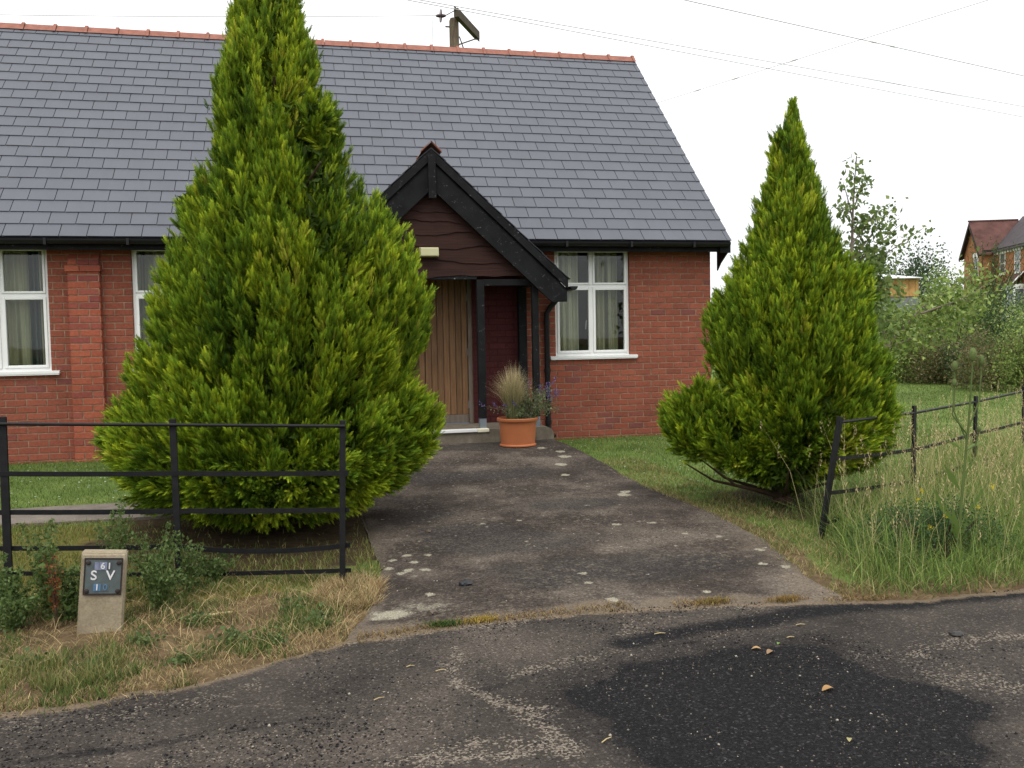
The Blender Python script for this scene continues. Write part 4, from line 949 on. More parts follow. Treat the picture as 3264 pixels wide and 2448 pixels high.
def leafcloud(P, size, cs, probs, aspect=.6, up=.3, var=.22):
    n = len(P); T = nrm(rng.normal(size=(n, 3))+np.array([0, 0, -up])); B, N = frame(T)
    L = size*rng.uniform(.6, 1.3, n); v, f = stamp(KT, KF, P, T, B, N, L, L*aspect)
    c = pick(n, cs, probs)*rng.normal(1, var, (n, 1)).clip(.45, 1.7); return v, [f], np.repeat(c, 4, 0)
def foliage(name, parts, parent, mat=None):
    v, f, c = merge(parts); return link(name, np_mesh(name, v, f, c, mat or M_leaf), parent)
GREEN = [(.07, .125, .03), (.11, .18, .045), (.16, .225, .065), (.20, .25, .08)]
def shell_points(n, c, r, m=26, sp=.34):
    """leaf positions: gaussian clumps spread through an ellipsoid"""
    cc = nrm(rng.normal(size=(m, 3)))*rng.uniform(.35, .95, (m, 1))**.6; cc[:, 2] = np.abs(cc[:, 2])*1.0-.15*(rng.uniform(size=m) < .4)
    k = rng.integers(0, m, n); p = cc[k]+rng.normal(0, sp*.5, (n, 3)); return np.array(c)+p*np.array(r)
def bush(name, base, r, h, n, leaf, cs, pr, label, cat='bush', group=None, m=26, sp=.34):
    t_ = thing(name, base, label, cat, group); P_ = shell_points(n, (base[0], base[1], base[2]+h*.18), (r, r, h*.82), m, sp); P_ = P_[P_[:, 2] > base[2]+.02]
    foliage('foliage', [leafcloud(P_, leaf, cs, pr)], t_)
    mb = MB()
    for i_ in range(6):
        a = i_*1.05+rng.uniform(0, .5); q = r*rng.uniform(.3, .6)
        mb.tube([(base[0], base[1], base[2]-.05), (base[0]+q*.5*math.cos(a), base[1]+q*.5*math.sin(a), base[2]+h*.35), (base[0]+q*math.cos(a), base[1]+q*math.sin(a), base[2]+h*.75)], [.022, .015, .006], 6)
    mb.build('stems', M_bark, t_); return t_

# undergrowth at the far edge of the lawn
parts = []
def edge_pts(n, s0, s1, d0, d1):
    s = rng.uniform(s0, s1, n); d = rng.uniform(d0, d1, n); a = np.array([17.3, 13.5]); b = np.array([16.9, 2.0]); u = (b-a)/np.linalg.norm(b-a); nn = np.array([-u[1], u[0]])
    return a[None]+u*s[:, None]+nn*d[:, None]
q = edge_pts(26000, -2, 14, 0, 2.6); hh = rng.uniform(.35, 1.0, len(q))*np.interp(np.linalg.norm(q-q.mean(0), axis=1), [0, 8], [1, 1])
parts.append(blades(np.concatenate([q, np.zeros((len(q), 1))], 1), hh, np.full(len(q), .022), rng.uniform(.1, .8, len(q)), (.07, .12, .03), pick(len(q), [(.14, .22, .06), (.20, .25, .09), (.28, .27, .13), (.09, .17, .05)], [.4, .2, .12, .28]))[:3])
P_ = np.concatenate([edge_pts(22000, -2, 14, .2, 3.0), np.zeros((22000, 1))], 1); P_[:, 2] = rng.uniform(.1, 1.15, len(P_))
parts.append(leafcloud(P_, .085, GREEN, [.3, .34, .24, .12]))
q = edge_pts(9000, -2, 14, -.25, .5)
parts.append(blades(np.concatenate([q, np.zeros((len(q), 1))], 1), rng.uniform(.12, .45, len(q)), np.full(len(q), .02), rng.uniform(.1, .9, len(q)), (.07, .12, .03), pick(len(q), [(.16, .24, .07), (.24, .26, .11)], [.7, .3]))[:3])
v, f, c = merge(parts); tag(link('undergrowth', np_mesh('undergrowth', v, f, c, M_leaf)), 'band of nettles and rough weeds at the far lawn edge', 'undergrowth', None, 'stuff')
LIME = [(.20, .28, .065), (.27, .35, .09), (.34, .40, .13), (.13, .20, .045)]; DARK = [(.035, .065, .022), (.055, .095, .034), (.085, .13, .05)]
BROWN = [(.14, .17, .055), (.20, .15, .07), (.13, .17, .05), (.24, .20, .11)]; MID = [(.12, .19, .05), (.17, .25, .07), (.22, .29, .095)]
GB = 'bushes beyond the lawn'
for (xd, zc, r, h, n_, lf, cs, lb) in [
    (1915, 24.5, 1.2, 2.35, 5200, .085, LIME, 'light green bush just right of the smaller conifer'),
    (1985, 26, 1.3, 2.2, 5200, .085, MID, 'mid green bush below the timber barn'),
    (2052, 25, 1.25, 2.5, 5200, .095, LIME, 'lime leaved bush between the barn and the brick house'),
    (2122, 25.5, 1.3, 2.3, 5200, .09, MID, 'mid green bush under the bay window of the brick house'),
    (2205, 24, 1.4, 2.7, 6000, .075, DARK, 'dark bluish green bush at right edge of the view'),
    (2150, 20.6, .9, 1.45, 3000, .075, BROWN, 'low browning bush at the right end of the mown lawn'),
    (2008, 23.4, .75, 1.35, 2600, .08, BROWN, 'small bush with brown dead leaves in the undergrowth'),
    (2085, 22.8, .8, 1.25, 2600, .08, DARK, 'low dark bush in the undergrowth behind the teasel'),
    (2240, 19.5, 1.1, 1.8, 4000, .08, LIME, 'yellow green bush cut by the right edge'),
    (1850, 27, 1.4, 2.4, 4000, .09, MID, 'green bush hidden behind the smaller conifer'), (1775, 29, 1.5, 2.3, 3500, .09, LIME, 'light green bush behind the middle of the smaller conifer'), (1700, 31, 1.5, 2.2, 3500, .09, MID, 'green bush behind left part of the smaller conifer'),
    (2330, 21, 1.6, 2.6, 4000, .09, MID, 'green bush beyond the right edge')]:
    bush('bush', at(xd, zc), r, h, int(n_*2.6), lf*.72, cs, [1/len(cs)]*len(cs), lb, 'bush', GB)
GT = 'trees on the far skyline'
for (xd, zc, r, h, n_, lf, cs, lb) in [
    (1950, 50, 2.3, 5.9, 6500, .16, DARK, 'dark round tree behind the timber barn'),
    (2000, 47, 2.1, 5.6, 6500, .15, DARK, 'dark tree right of the barn on the skyline'),
    (2042, 44, 1.7, 4.6, 5500, .14, MID, 'lower mid green tree between dark trees and brick house'),
    (1898, 52, 2.4, 5.2, 5000, .16, DARK, 'dark tree left of the barn behind the sapling'),
    (1800, 56, 3.0, 4.6, 4000, .18, DARK, 'dark tree hidden behind the smaller conifer')]:
    tr = bush('skyline_tree', at(xd, zc), r, h, n_, lf, cs, [1/len(cs)]*len(cs), lb, 'tree', GT, m=40, sp=.30)
# feathery tree in front of the house
b = at(2122, 33); t_ = thing('feathery_tree', b, 'feathery dark green slanting tree in front of the brick house', 'tree'); mb = MB(); Pn = []
for i_ in range(34):
    a = rng.uniform(0, 6.3); q = rng.uniform(.2, 1.25); top = rng.uniform(2.6, 4.9); dx = ER*(q*math.cos(a)+.32*(top-2.2))+EF*q*math.sin(a)
    p0 = np.array(b); p1 = p0+dx*.35+[0, 0, top*.55]; p2 = p0+dx+[0, 0, top]; mb.tube([p0, p1, p2], [.04, .02, .006], 5)
    tt = rng.uniform(.45, 1, 130)[:, None]; Pn.append((1-tt)**2*p0+2*tt*(1-tt)*p1+tt**2*p2+rng.normal(0, .10, (130, 3)))
foliage('foliage', [leafcloud(np.concatenate(Pn), .10, [(.04, .075, .022), (.06, .105, .03), (.085, .13, .04)], [.4, .35, .25], .3, -.8)], t_); mb.build('trunk', M_bark, t_)

# sapling behind the smaller conifer
SZ = 15.0; b = at(1838, SZ); t_ = thing('sapling', b, 'thin young tree with sparse leaves rising behind the smaller conifer', 'tree')
hz = lambda yd: 1.40+(709-yd)/1931*SZ
def sp_(xd, yd, dd=0): p = np.array(at(xd, SZ)); p = p+EF*dd; p[2] = hz(yd); return p
mb = MB(); mb.tube([b, sp_(1842, 640), sp_(1840, 560), sp_(1843, 450), sp_(1850, 335)], [.055, .038, .028, .016, .005], 8)
Pn = []
for (x0_, y0_, x1_, y1_, dd, w_) in [(1841, 500, 1870, 462, .1, 80), (1842, 470, 1812, 392, -.2, 60), (1843, 450, 1885, 372, .2, 80), (1842, 520, 1902, 442, -.1, 80), (1841, 455, 1822, 445, .2, 50), (1840, 560, 1942, 435, .1, 110), (1840, 575, 1930, 485, -.3, 90), (1840, 590, 1925, 525, .3, 110), (1840, 600, 1995, 490, .0, 90), (1840, 560, 1800, 500, .1, 60), (1840, 610, 1915, 570, .2, 220), (1840, 640, 1918, 610, -.2, 260), (1840, 660, 1915, 640, .3, 300), (1840, 650, 1900, 590, 0, 220), (1840, 690, 1925, 690, -.3, 240), (1840, 600, 1790, 560, 0, 120), (1843, 430, 1852, 328, 0, 60), (1840, 560, 1872, 515, .25, 130), (1840, 600, 1880, 555, -.25, 150)]:
    p0, p2 = sp_(x0_, y0_), sp_(x1_, y1_, dd); p1 = (p0+p2)/2+[0, 0, .03]; mb.tube([p0, p1, p2], [.014, .009, .003], 5)
    tt = rng.beta(2.2, 1.2, w_)[:, None]; Pn.append(p0+(p2-p0)*tt+rng.normal(0, .05+.0004*w_, (w_, 3)))
Pn = np.concatenate(Pn); foliage('crown', [leafcloud(Pn, .10, [(.12, .18, .05), (.17, .24, .07), (.22, .28, .09)], [.4, .38, .22], .6, .5)], t_); mb.build('trunk', M_greybark, t_)
# arching small tree with long grey branches
b = at(1915, 18); t_ = thing('arching_tree', b, 'lime leaved small tree with long grey arching branches over the undergrowth', 'tree'); mb = MB(); Pn = []
def ap(xd, yd, zc): p = np.array(at(xd, zc)); p[2] = 1.40+(708-yd)/1931*zc; return p
for (pts, w_) in [([(1915, 745), (1955, 695), (2015, 655), (2070, 600)], 420), ([(1915, 745), (1940, 715), (2000, 690), (2060, 650)], 380), ([(1915, 745), (1990, 660), (2060, 620), (2120, 575)], 420), ([(1915, 745), (1905, 690), (1905, 640)], 380), ([(1915, 745), (1945, 700), (1965, 665)], 300), ([(1990, 672), (2050, 655), (2120, 640)], 360), ([(1990, 672), (2085, 640), (2150, 600)], 260), ([(1915, 745), (2000, 715), (2085, 690)], 320), ([(1915, 720), (1890, 670), (1888, 640)], 260)]:
    pp = [ap(x_, y_, 18+.25*i_) for i_, (x_, y_) in enumerate(pts)]; pp[0][2] = max(pp[0][2], .02); mb.tube(pp, list(np.linspace(.022, .006, len(pp))), 6)
    seg = rng.integers(0, len(pp)-1, w_); tt = rng.uniform(0, 1, w_)[:, None]; A = np.array(pp)
    q = A[seg]+(A[seg+1]-A[seg])*tt; fr = (seg+tt[:, 0])/(len(pp)-1); q = q[fr > .25]; Pn.append(q+rng.normal(0, .20, q.shape)-[0, 0, .04])
foliage('crown', [leafcloud(np.concatenate(Pn), .11, LIME, [.35, .3, .15, .2], .6, .6)], t_); mb.build('trunk', M_greybark, t_)

# across the road, behind the viewpoint: a tree the panes mirror, an unseen hedge added to darken them
bush('roadside_tree', (17.5, -27, -.1), 3.4, 10.5, 9000, .30, DARK+MID, [1/6]*6, 'dark roadside tree across the road, mirrored in the window', 'tree', None, 60, .3)
t_ = thing('hedge', (4, -19, -.1), 'unseen green hedge added across the road to darken the window reflections', 'hedge')
P_ = np.stack([rng.uniform(-25, 45, 26000), rng.normal(-19, .45, 26000), rng.uniform(-.1, 1.1, 26000)], -1); foliage('foliage', [leafcloud(P_, .16, DARK+MID, [1/6]*6)], t_)

# ------------------------------------------------------------------ iron bar fences
def bar(mb, p0, p1, hgt_, thk=.010, sag=0, n=1):
    p0, p1 = Vector(p0), Vector(p1); d = (p1-p0); side = Vector((-d.y, d.x, 0)).normalized()*thk/2; prev = None
    for i_ in range(n+1):
        u = i_/n; c = p0+d*u-Vector((0, 0, sag*4*u*(1-u))); ring = [c-side-Vector((0, 0, hgt_/2)), c+side-Vector((0, 0, hgt_/2)), c+side+Vector((0, 0, hgt_/2)), c-side+Vector((0, 0, hgt_/2))]
        if prev is not None:
            for j in range(4): mb.quad(prev[j], prev[(j+1) % 4], ring[(j+1) % 4], ring[j])
        if i_ in (0, n): mb.quad(*(ring if i_ == 0 else ring[::-1]))
        prev = ring
def fpost(root, foot, top, wd=.042, dp=.016, ang=0):
    f_, t2 = Vector(foot), Vector(top); ax = (t2-f_).normalized(); s = Vector((math.cos(ang), math.sin(ang), 0)); s = (s-ax*s.dot(ax)).normalized(); d = ax.cross(s); mb = MB(); P = []
    for c in (f_-ax*.25, t2-ax*.004, t2):
        k_ = .85 if c is t2 else 1
        P.append([c+s*wd/2*a*k_+d*dp/2*b_*k_ for a, b_ in ((-1, -1), (1, -1), (1, 1), (-1, 1))])
    for r0, r1 in zip(P[:-1], P[1:]):
        for j in range(4): mb.quad(r0[j], r0[(j+1) % 4], r1[(j+1) % 4], r1[j])
    mb.quad(*P[0]); mb.quad(*P[-1]); mb.build('post', M_iron, root)
fl = thing('bar_fence', (-.83, -5.9, -.1), 'black iron bar fence in front of the taller conifer, left of the path', 'fence', 'black iron bar fences')
pa, pb, pc, pd = (-1.836, -5.75), (-.835, -5.85), (.18, -6.13), (-2.85, -5.68)
fa = math.atan2(-.28, 1.0)
fpost(fl, (.166, -6.154, -.12), (.197, -6.107, .908), .034, .016, fa); fpost(fl, (-.829, -5.879, -.11), (-.841, -5.822, .932), .040, .016, fa+.15); fpost(fl, (-1.83, -5.782, -.11), (-1.841, -5.721, .976), .046, .018, fa+.2); fpost(fl, (-2.85, -5.70, -.1), (-2.85, -5.66, .98), .046, .018, fa+.2)
zs = [(.935, .933, .897, .873), (.64, .627, .592, .580), (.41, .389, .354, .349), (.19, .165, .128, .128), (.04, .011, -.049, -.033)]
for i_, (z3, z0, z1, z2) in enumerate(zs):
    mb = MB(); ex = .035
    P = [(pd[0], pd[1], z3), (pa[0], pa[1], z0), (pb[0], pb[1], z1), (pc[0]-.005+ex*.5, pc[1]+.004, z2)]
    if i_ == 0: mb.tube(P[:3]+[(pc[0]+.03, pc[1]-.005, z2)], .0105, 10)
    else:
        for k_ in range(3):
            q0, q1 = Vector(P[k_]), Vector(P[k_+1]); u_ = (q1-q0).normalized()
            if k_ == 2: q1 = q1+u_*.03
            bar(mb, q0, q1, .030 if i_ < 4 else .026, .010, .035 if (i_ == 3 and k_ == 2) else .003, 10)
    mb.build('rail', M_iron, fl, i_ == 0)
fr = thing('bar_fence', (5.5, -4.9, -.1), 'black iron bar fence with leaning end post in tall grass, right of the path', 'fence', 'black iron bar fences')
fpost(fr, (3.615, -5.93, -.13), (3.80, -5.896, .777), .056, .02, .45); fpost(fr, (5.07, -5.03, -.1), (5.105, -4.991, .75), .056, .02, .53); fpost(fr, (6.28, -4.32, -.07), (6.314, -4.295, .754), .056, .02, .53); fpost(fr, (7.48, -3.62, -.04), (7.51, -3.595, .775), .056, .02, .53); fpost(fr, (8.7, -2.9, -.03), (8.72, -2.88, .78), .056, .02, .53)
xy = [(3.78, -5.905), (5.10, -4.995), (6.305, -4.30), (7.505, -3.60), (8.715, -2.885)]
for i_, zz_ in enumerate([(.736, .686, .696, .724, .73), (.471, .366, .386, .39, .40), (.218, .094, .103, .101, .11), (-.01, -.05, -.03, -.02, -.02)]):
    mb = MB(); dx_ = [-.0, -.03, -.07, -.11][i_]
    P = [(xy[0][0]+dx_, xy[0][1], zz_[0])]+[(x_, y_, z_) for (x_, y_), z_ in zip(xy[1:], zz_[1:])]
    if i_ == 0: mb.tube(P, .0115, 10)
    elif i_ == 3: bar(mb, P[0], (P[0][0]+.13, P[0][1]+.03, P[0][2]+.02), .022, .01, 0, 1)
    else:
        for k_ in range(4): bar(mb, P[k_], P[k_+1], .028, .010, .006, 8)
    mb.build('rail', M_iron, fr, i_ == 0)

# ------------------------------------------------------------------ valve marker post
mp = thing('marker_post', (-1.125, -6.67, -.12), 'short pale concrete marker post with SV plate, leaning beside the weeds', 'marker post')
foot, topc = Vector((-1.125, -6.665, -.12)), Vector((-1.088, -6.645, .306)); ax = (topc-foot).normalized(); xr_ = Vector((.998, .06, 0)); xr_ = (xr_-ax*xr_.dot(ax)).normalized(); dn = xr_.cross(ax)     # dn points to the road? 
if dn.y > 0: dn = -dn
def mpt(u, h_, d): return foot+xr_*u+ax*h_+dn*d
H_ = (topc-foot).length; prof = [(.045, -.15), (.045, H_-.03), (.040, H_-.012), (.028, H_), (-.028, H_), (-.028, -.15)]
mb = MB(); P = [mpt(-.1105, h_, d) for d, h_ in prof]; mb.prism(P, xr_*.221)
import bmesh as _bm
me = mb.build('tmp', M_marker).data; bm = _bm.new(); bm.from_mesh(me); _bm.ops.bevel(bm, geom=bm.edges[:], offset=.006, segments=2, affect='EDGES'); bm.to_mesh(me); bm.free()
bpy.data.objects.remove(bpy.data.objects['tmp']); link('body', me, mp)
MX = Matrix((( xr_.x, ax.x, dn.x, 0), (xr_.y, ax.y, dn.y, 0), (xr_.z, ax.z, dn.z, 0), (0, 0, 0, 1)))
def onplate(u, h_, d): return Matrix.Translation(mpt(u, h_, d)) @ MX
PC, PH = .002, .298
mb = MB(); mb.box(-.094, .094, -.098, .098, 0, .006, onplate(PC, PH, .0455), bev=.003); pl_ = mb.build('plate', M_plate, mp)
mb = MB()
for (a, b_, c_, d) in ((-.094, .094, .090, .098), (-.094, .094, -.098, -.090), (-.094, -.087, -.09, .09), (.087, .094, -.09, .09)): mb.box(a, b_, c_, d, .006, .0085, onplate(PC, PH, .0455))
mb.build('plate_rim', M_rust, pl_)
for u, h_ in ((-.074, .072), (.074, .072), (-.076, -.078), (.076, -.078)):
    mb = MB(); Mx = onplate(PC+u, PH+h_, .0515); mb.tube([Mx @ Vector((0, 0, 0)), Mx @ Vector((0, 0, .006)), Mx @ Vector((0, 0, .009))], [.0125, .011, .006], 10); mb.build('bolt', M_rust, pl_)
def glyph(ch, u, h_, size, mat, d, nm):
    cu = bpy.data.curves.new(nm, 'FONT'); cu.body = ch; cu.size = size; cu.extrude = .0018; cu.align_x = 'CENTER'; cu.align_y = 'CENTER'; cu.offset = size*.012
    o = bpy.data.objects.new('glyph_tmp', cu); col.objects.link(o); bpy.context.view_layer.update()
    me = bpy.data.meshes.new_from_object(o.evaluated_get(bpy.context.evaluated_depsgraph_get())); bpy.data.objects.remove(o)
    me.materials.clear(); me.materials.append(mat); me.transform(onplate(PC+u, PH+h_, d)); link(nm, me, pl_)
glyph('S', -.045, .004, .070, M_letter, .0535, 'letter'); glyph('V', .036, .004, .070, M_letter, .0535, 'letter')
def tile(u, h_, w_, hh_, mat):
    mb = MB(); mb.box(-w_/2, w_/2, -hh_/2, hh_/2, 0, .003, onplate(PC+u, PH+h_, .0512)); mb.build('number_tile', mat, pl_)
tile(-.033, .055, .020, .040, M_tile_blue if False else M_tile_grey); tile(-.002, .055, .038, .042, M_tile_grey); tile(.030, .055, .018, .040, M_plate)
tile(-.026, -.058, .036, .038, M_tile_blue); tile(.014, -.058, .036, .038, M_plate)
glyph('6', -.003, .055, .046, M_letter, .0560, 'digit'); glyph('1', .029, .055, .046, M_letter, .0560, 'digit')
glyph('1', -.026, -.058, .044, M_letter, .0560, 'digit'); glyph('0', .014, -.058, .044, M_tile_blue, .0560, 'digit')

# ------------------------------------------------------------------ pot by the porch
px_, py_ = 2.435, -1.30; pz = float(path_z(np.array([px_]), np.array([py_]))[0])
pot = thing('plant_pot', (px_, py_, pz), 'large round terracotta coloured pot standing on the path by the porch step', 'pot')
mb = MB(); mb.lathe([(.0, .0), (.212, .0), (.222, .006), (.222, .018), (.211, .024), (.206, .030), (.224, .285), (.226, .300), (.246, .302), (.250, .312), (.250, .334), (.244, .340), (.232, .338), (.226, .300), (.0, .300)], (px_, py_, pz), 56); mb.build('body', M_pot, pot, True)
mb = MB(); mb.lathe([(.0, .302), (.228, .302)], (px_, py_, pz), 32); mb.build('soil', M_bark, pot)
def arcs(c, n, h, spread, wd, c0, c1, bias=(0, 0)):
    """fine arching blades of three bends"""
    a = rng.uniform(0, 2*np.pi, n); d = np.stack([np.cos(a), np.sin(a), 0*a], -1)+np.array([bias[0], bias[1], 0]); q = spread*rng.uniform(.1, 1, n); hh = h*rng.uniform(.65, 1.05, n)
    P0 = np.array(c)+d*rng.uniform(0, .07, n)[:, None]; sd = nrm(np.cross(d, [0, 0, 1.]))*wd/2; V = []; ts = (0, .35, .7, 1)
    for t_ in ts: p = P0+d*(q*t_**2.0)[:, None]+np.array([0, 0, 1.])*(hh*(t_-.28*t_**3*q/spread))[:, None]; w_ = (1-t_*.85); V += [p-sd*w_, p+sd*w_]
    v = np.stack(V, 1); i0 = np.arange(n)[:, None]*8; f = [i0+np.array([[2*k_, 2*k_+1, 2*k_+3, 2*k_+2]]) for k_ in range(3)]
    g = np.linspace(0, 1, 4).repeat(2)[None, :, None]; cc = (np.array(c0)*(1-g)+np.array(c1)*g)*rng.normal(1, .30, (n, 1, 1)).clip(.4, 1.6); return v.reshape(-1, 3), f, cc.reshape(-1, 3)
gr = thing('ornamental_grass', (px_-.07, py_, pz+.30), 'pale feathery ornamental grass growing in the terracotta pot', 'grass plant')
foliage('blades', [arcs((px_-.06, py_, pz+.30), 620, .68, .29, .0062, (.16, .19, .07), (.52, .43, .24), (-.10, 0)), arcs((px_-.04, py_, pz+.30), 550, .74, .22, .0035, (.22, .22, .09), (.62, .52, .32), (.0, 0)), arcs((px_-.04, py_+.02, pz+.30), 420, .56, .28, .0035, (.22, .22, .09), (.60, .50, .30), (.30, 0))], gr, M_grass)
fp = thing('flowering_plant', (px_+.14, py_, pz+.30), 'bushy grey green plant with small purple flower spikes, right side of the pot', 'plant')
mb = MB(); Pl = []; Pf = []
for i_ in range(64):
    a = rng.uniform(0, 6.28); q = rng.uniform(.05, .42); p0 = np.array([px_+.10+rng.uniform(-.10, .08), py_+rng.uniform(-.12, .10), pz+.30]); hh = rng.uniform(.12, .42)*(1.25-q)
    p2 = p0+np.array([math.cos(a)*q+.14*rng.uniform(-.6, 1.6), math.sin(a)*q*.7, hh]); p1 = (p0+p2)/2+[0, 0, .05]; mb.tube([p0, p1, p2], [.003, .0024, .0014], 4)
    tt = rng.uniform(.05, .92, 46)[:, None]; Pl.append((1-tt)**2*p0+2*tt*(1-tt)*p1+tt**2*p2+rng.normal(0, .018, (46, 3)))
    if i_ % 4 == 0:
        e = nrm((p2-p1)[None])[0]*.6+np.array([0, 0, .5]); ss = rng.uniform(0, .075, 26)[:, None]; Pf.append(p2+e*ss*1.25+rng.normal(0, .006, (26, 3)))
for i_ in range(6):
    p0 = np.array([px_+.10, py_, pz+.30]); p2 = np.array([px_+rng.uniform(.20, .52), py_+rng.uniform(-.1, .1), pz+rng.uniform(.58, .78)]); p1 = (p0+p2)/2+[.03, 0, .05]; mb.tube([p0, p1, p2], [.003, .0024, .0014], 4)
    tt = rng.uniform(.2, .95, 30)[:, None]; Pl.append(p0+(p2-p0)*tt+rng.normal(0, .015, (30, 3))); ss = rng.uniform(-.03, .08, 40)[:, None]; Pf.append(p2+np.array([.2, 0, .95])*ss+rng.normal(0, .008, (40, 3)))
foliage('leaves', [leafcloud(np.concatenate(Pl), .026, [(.11, .15, .06), (.16, .20, .09), (.24, .27, .13)], [.4, .4, .2], .6, 0)], fp); mb.build('stems', M_greybark, fp)
for q in Pf: foliage('flower_spike', [leafcloud(q, .019, [(.15, .11, .27), (.21, .16, .34), (.12, .10, .18)], [.5, .3, .2], .7, 0)], fp)

# ------------------------------------------------------------------ weeds round the marker post and the fence
def weed(name, base, h, r, nst, nl, leaf, cs, label, group, seedcol=None, cat='weed'):
    t_ = thing(name, base, label, cat, group); mb = MB(); Pl = []; Ps = []; b_ = np.array(base)
    for i_ in range(nst):
        a = rng.uniform(0, 6.28); q = r*rng.uniform(.2, 1); hh = h*rng.uniform(.55, 1) if i_ else h; p2 = b_+[q*math.cos(a), q*math.sin(a), hh]; p1 = b_+[q*.35*math.cos(a), q*.35*math.sin(a), hh*.6]; mb.tube([b_-[0, 0, .02], p1, p2], [.005, .004, .0015], 5)
        tt = rng.uniform(.08, 1, nl)[:, None]; Pl.append((1-tt)**2*b_+2*tt*(1-tt)*p1+tt**2*p2+rng.normal(0, .035, (nl, 3))*(1.25-tt))
        if seedcol is not None: tt = rng.uniform(.35, 1, 70)[:, None]; Ps.append((1-tt)**2*b_+2*tt*(1-tt)*p1+tt**2*p2+rng.normal(0, .014, (70, 3)))
    if nl: foliage('leaves', [leafcloud(np.concatenate(Pl), leaf, cs, [1/len(cs)]*len(cs), .55, .2)], t_)
    mb.build('stems', M_bark if seedcol is not None else M_stem, t_)
    if seedcol is not None: [foliage('seed_spike', [leafcloud(q, .014, seedcol, [1/len(seedcol)]*len(seedcol), .8, 0)], t_) for q in Ps]
    return t_
M_stem = flat('green_stem', (.10, .14, .04), .7, .2, .2, 9)
WG = [(.07, .115, .03), (.105, .16, .045), (.15, .205, .07)]; GW = 'leafy weeds around the marker post'
for (x_, y_, h_, r_, ns, nl, lb) in [(-1.46, -6.36, .56, .10, 5, 130, 'tall leafy weed left of the marker post reaching the fence rail'), (-1.13, -6.20, .62, .09, 5, 110, 'tallest leafy weed directly behind the marker post'),
    (-.93, -6.18, .50, .12, 5, 120, 'leafy weed right of the marker post behind the fence'), (-1.72, -6.38, .36, .16, 7, 130, 'bushy weed at the left fence post'), (-1.60, -6.55, .28, .18, 8, 130, 'low spreading weed between left fence post and marker post'),
    (-1.33, -6.44, .34, .12, 6, 120, 'dark weed close to left side of the marker post'), (-.86, -6.38, .34, .13, 6, 120, 'weed close to right side of the marker post'), (-.74, -6.12, .40, .10, 4, 90, 'small upright weed at the middle fence post'),
    (-1.95, -6.75, .20, .18, 8, 110, 'low weed at the left edge of the view'), (-2.2, -6.45, .34, .2, 7, 110, 'weed beyond the left edge of the view'), (-.62, -5.95, .20, .12, 5, 80, 'low weed under the middle of the fence')]:
    weed('leafy_weed', (x_, y_, float(gz(y_))), h_*rng.uniform(.9, 1.1), r_*1.25, ns+3, int(nl*1.2), .025, WG, lb, GW)
weed('dock_plant', (-1.36, -6.58, -.12), .40, .07, 5, 6, .05, WG, 'rust red seeding dock plant left of the marker post', None, [(.30, .095, .03), (.22, .07, .025), (.17, .06, .025)])
for (x_, y_, s_) in [(-.62, -6.72, 1.0), (-.15, -6.62, .9), (.02, -6.9, 1.1), (-.42, -7.05, 1.2), (-.85, -6.95, 1.0), (-.2, -7.15, 1.0), (-1.35, -7.2, 1.1), (-1.0, -7.32, .9), (-.62, -7.3, .9)]:
    weed('rosette_weed', (x_, y_, -.12), .045*s_, .11*s_, 9, 16, .027*s_, [(.075, .125, .04), (.115, .175, .06), (.16, .20, .075)], {0: 'small green rosette weed right of the marker post'}.get(0) if x_ == -.62 and y_ == -6.72 else {
        -.15: 'rosette weed under the fence end', .02: 'rosette weed by the path corner', -.42: 'rosette weed in the middle of the verge', -.85: 'rosette weed in front of the marker post', -.2: 'rosette weed at the road edge near the path', -1.35: 'rosette weed on the verge left of the marker post', -1.0: 'rosette weed near the road below the marker post', -.62: 'rosette weed at the middle of the road edge'}[x_], 'rosette weeds on the verge')
bush('vetch_clump', (4.08, -6.60, -.12), .47, .36, 12000, .018, [(.045, .09, .03), (.07, .13, .042), (.11, .18, .06)], [.4, .4, .2], 'dark green vetch clump with yellow flowers in the tall grass', 'plant', None, 30, .4)
P_ = np.array([(3.86, -6.72, .36), (3.82, -6.73, .31), (4.02, -6.74, .19), (4.5, -6.6, .33), (3.9, -6.75, .12), (4.3, -6.7, .22), (5.0, -6.5, .40)])
for i_, p in enumerate(P_):
    q = p+rng.normal(0, .007, (26, 3)); o = link('yellow_flower', np_mesh('yellow_flower', *merge([leafcloud(q, .010, [(.62, .50, .03), (.70, .58, .05)], [.5, .5], .8, 0)])[:2], np.tile((.64, .52, .03), (104, 1)), M_leaf)); tag(o, 'small yellow vetch flower head in the dark green clump', 'flower', 'yellow flowers in the tall grass')
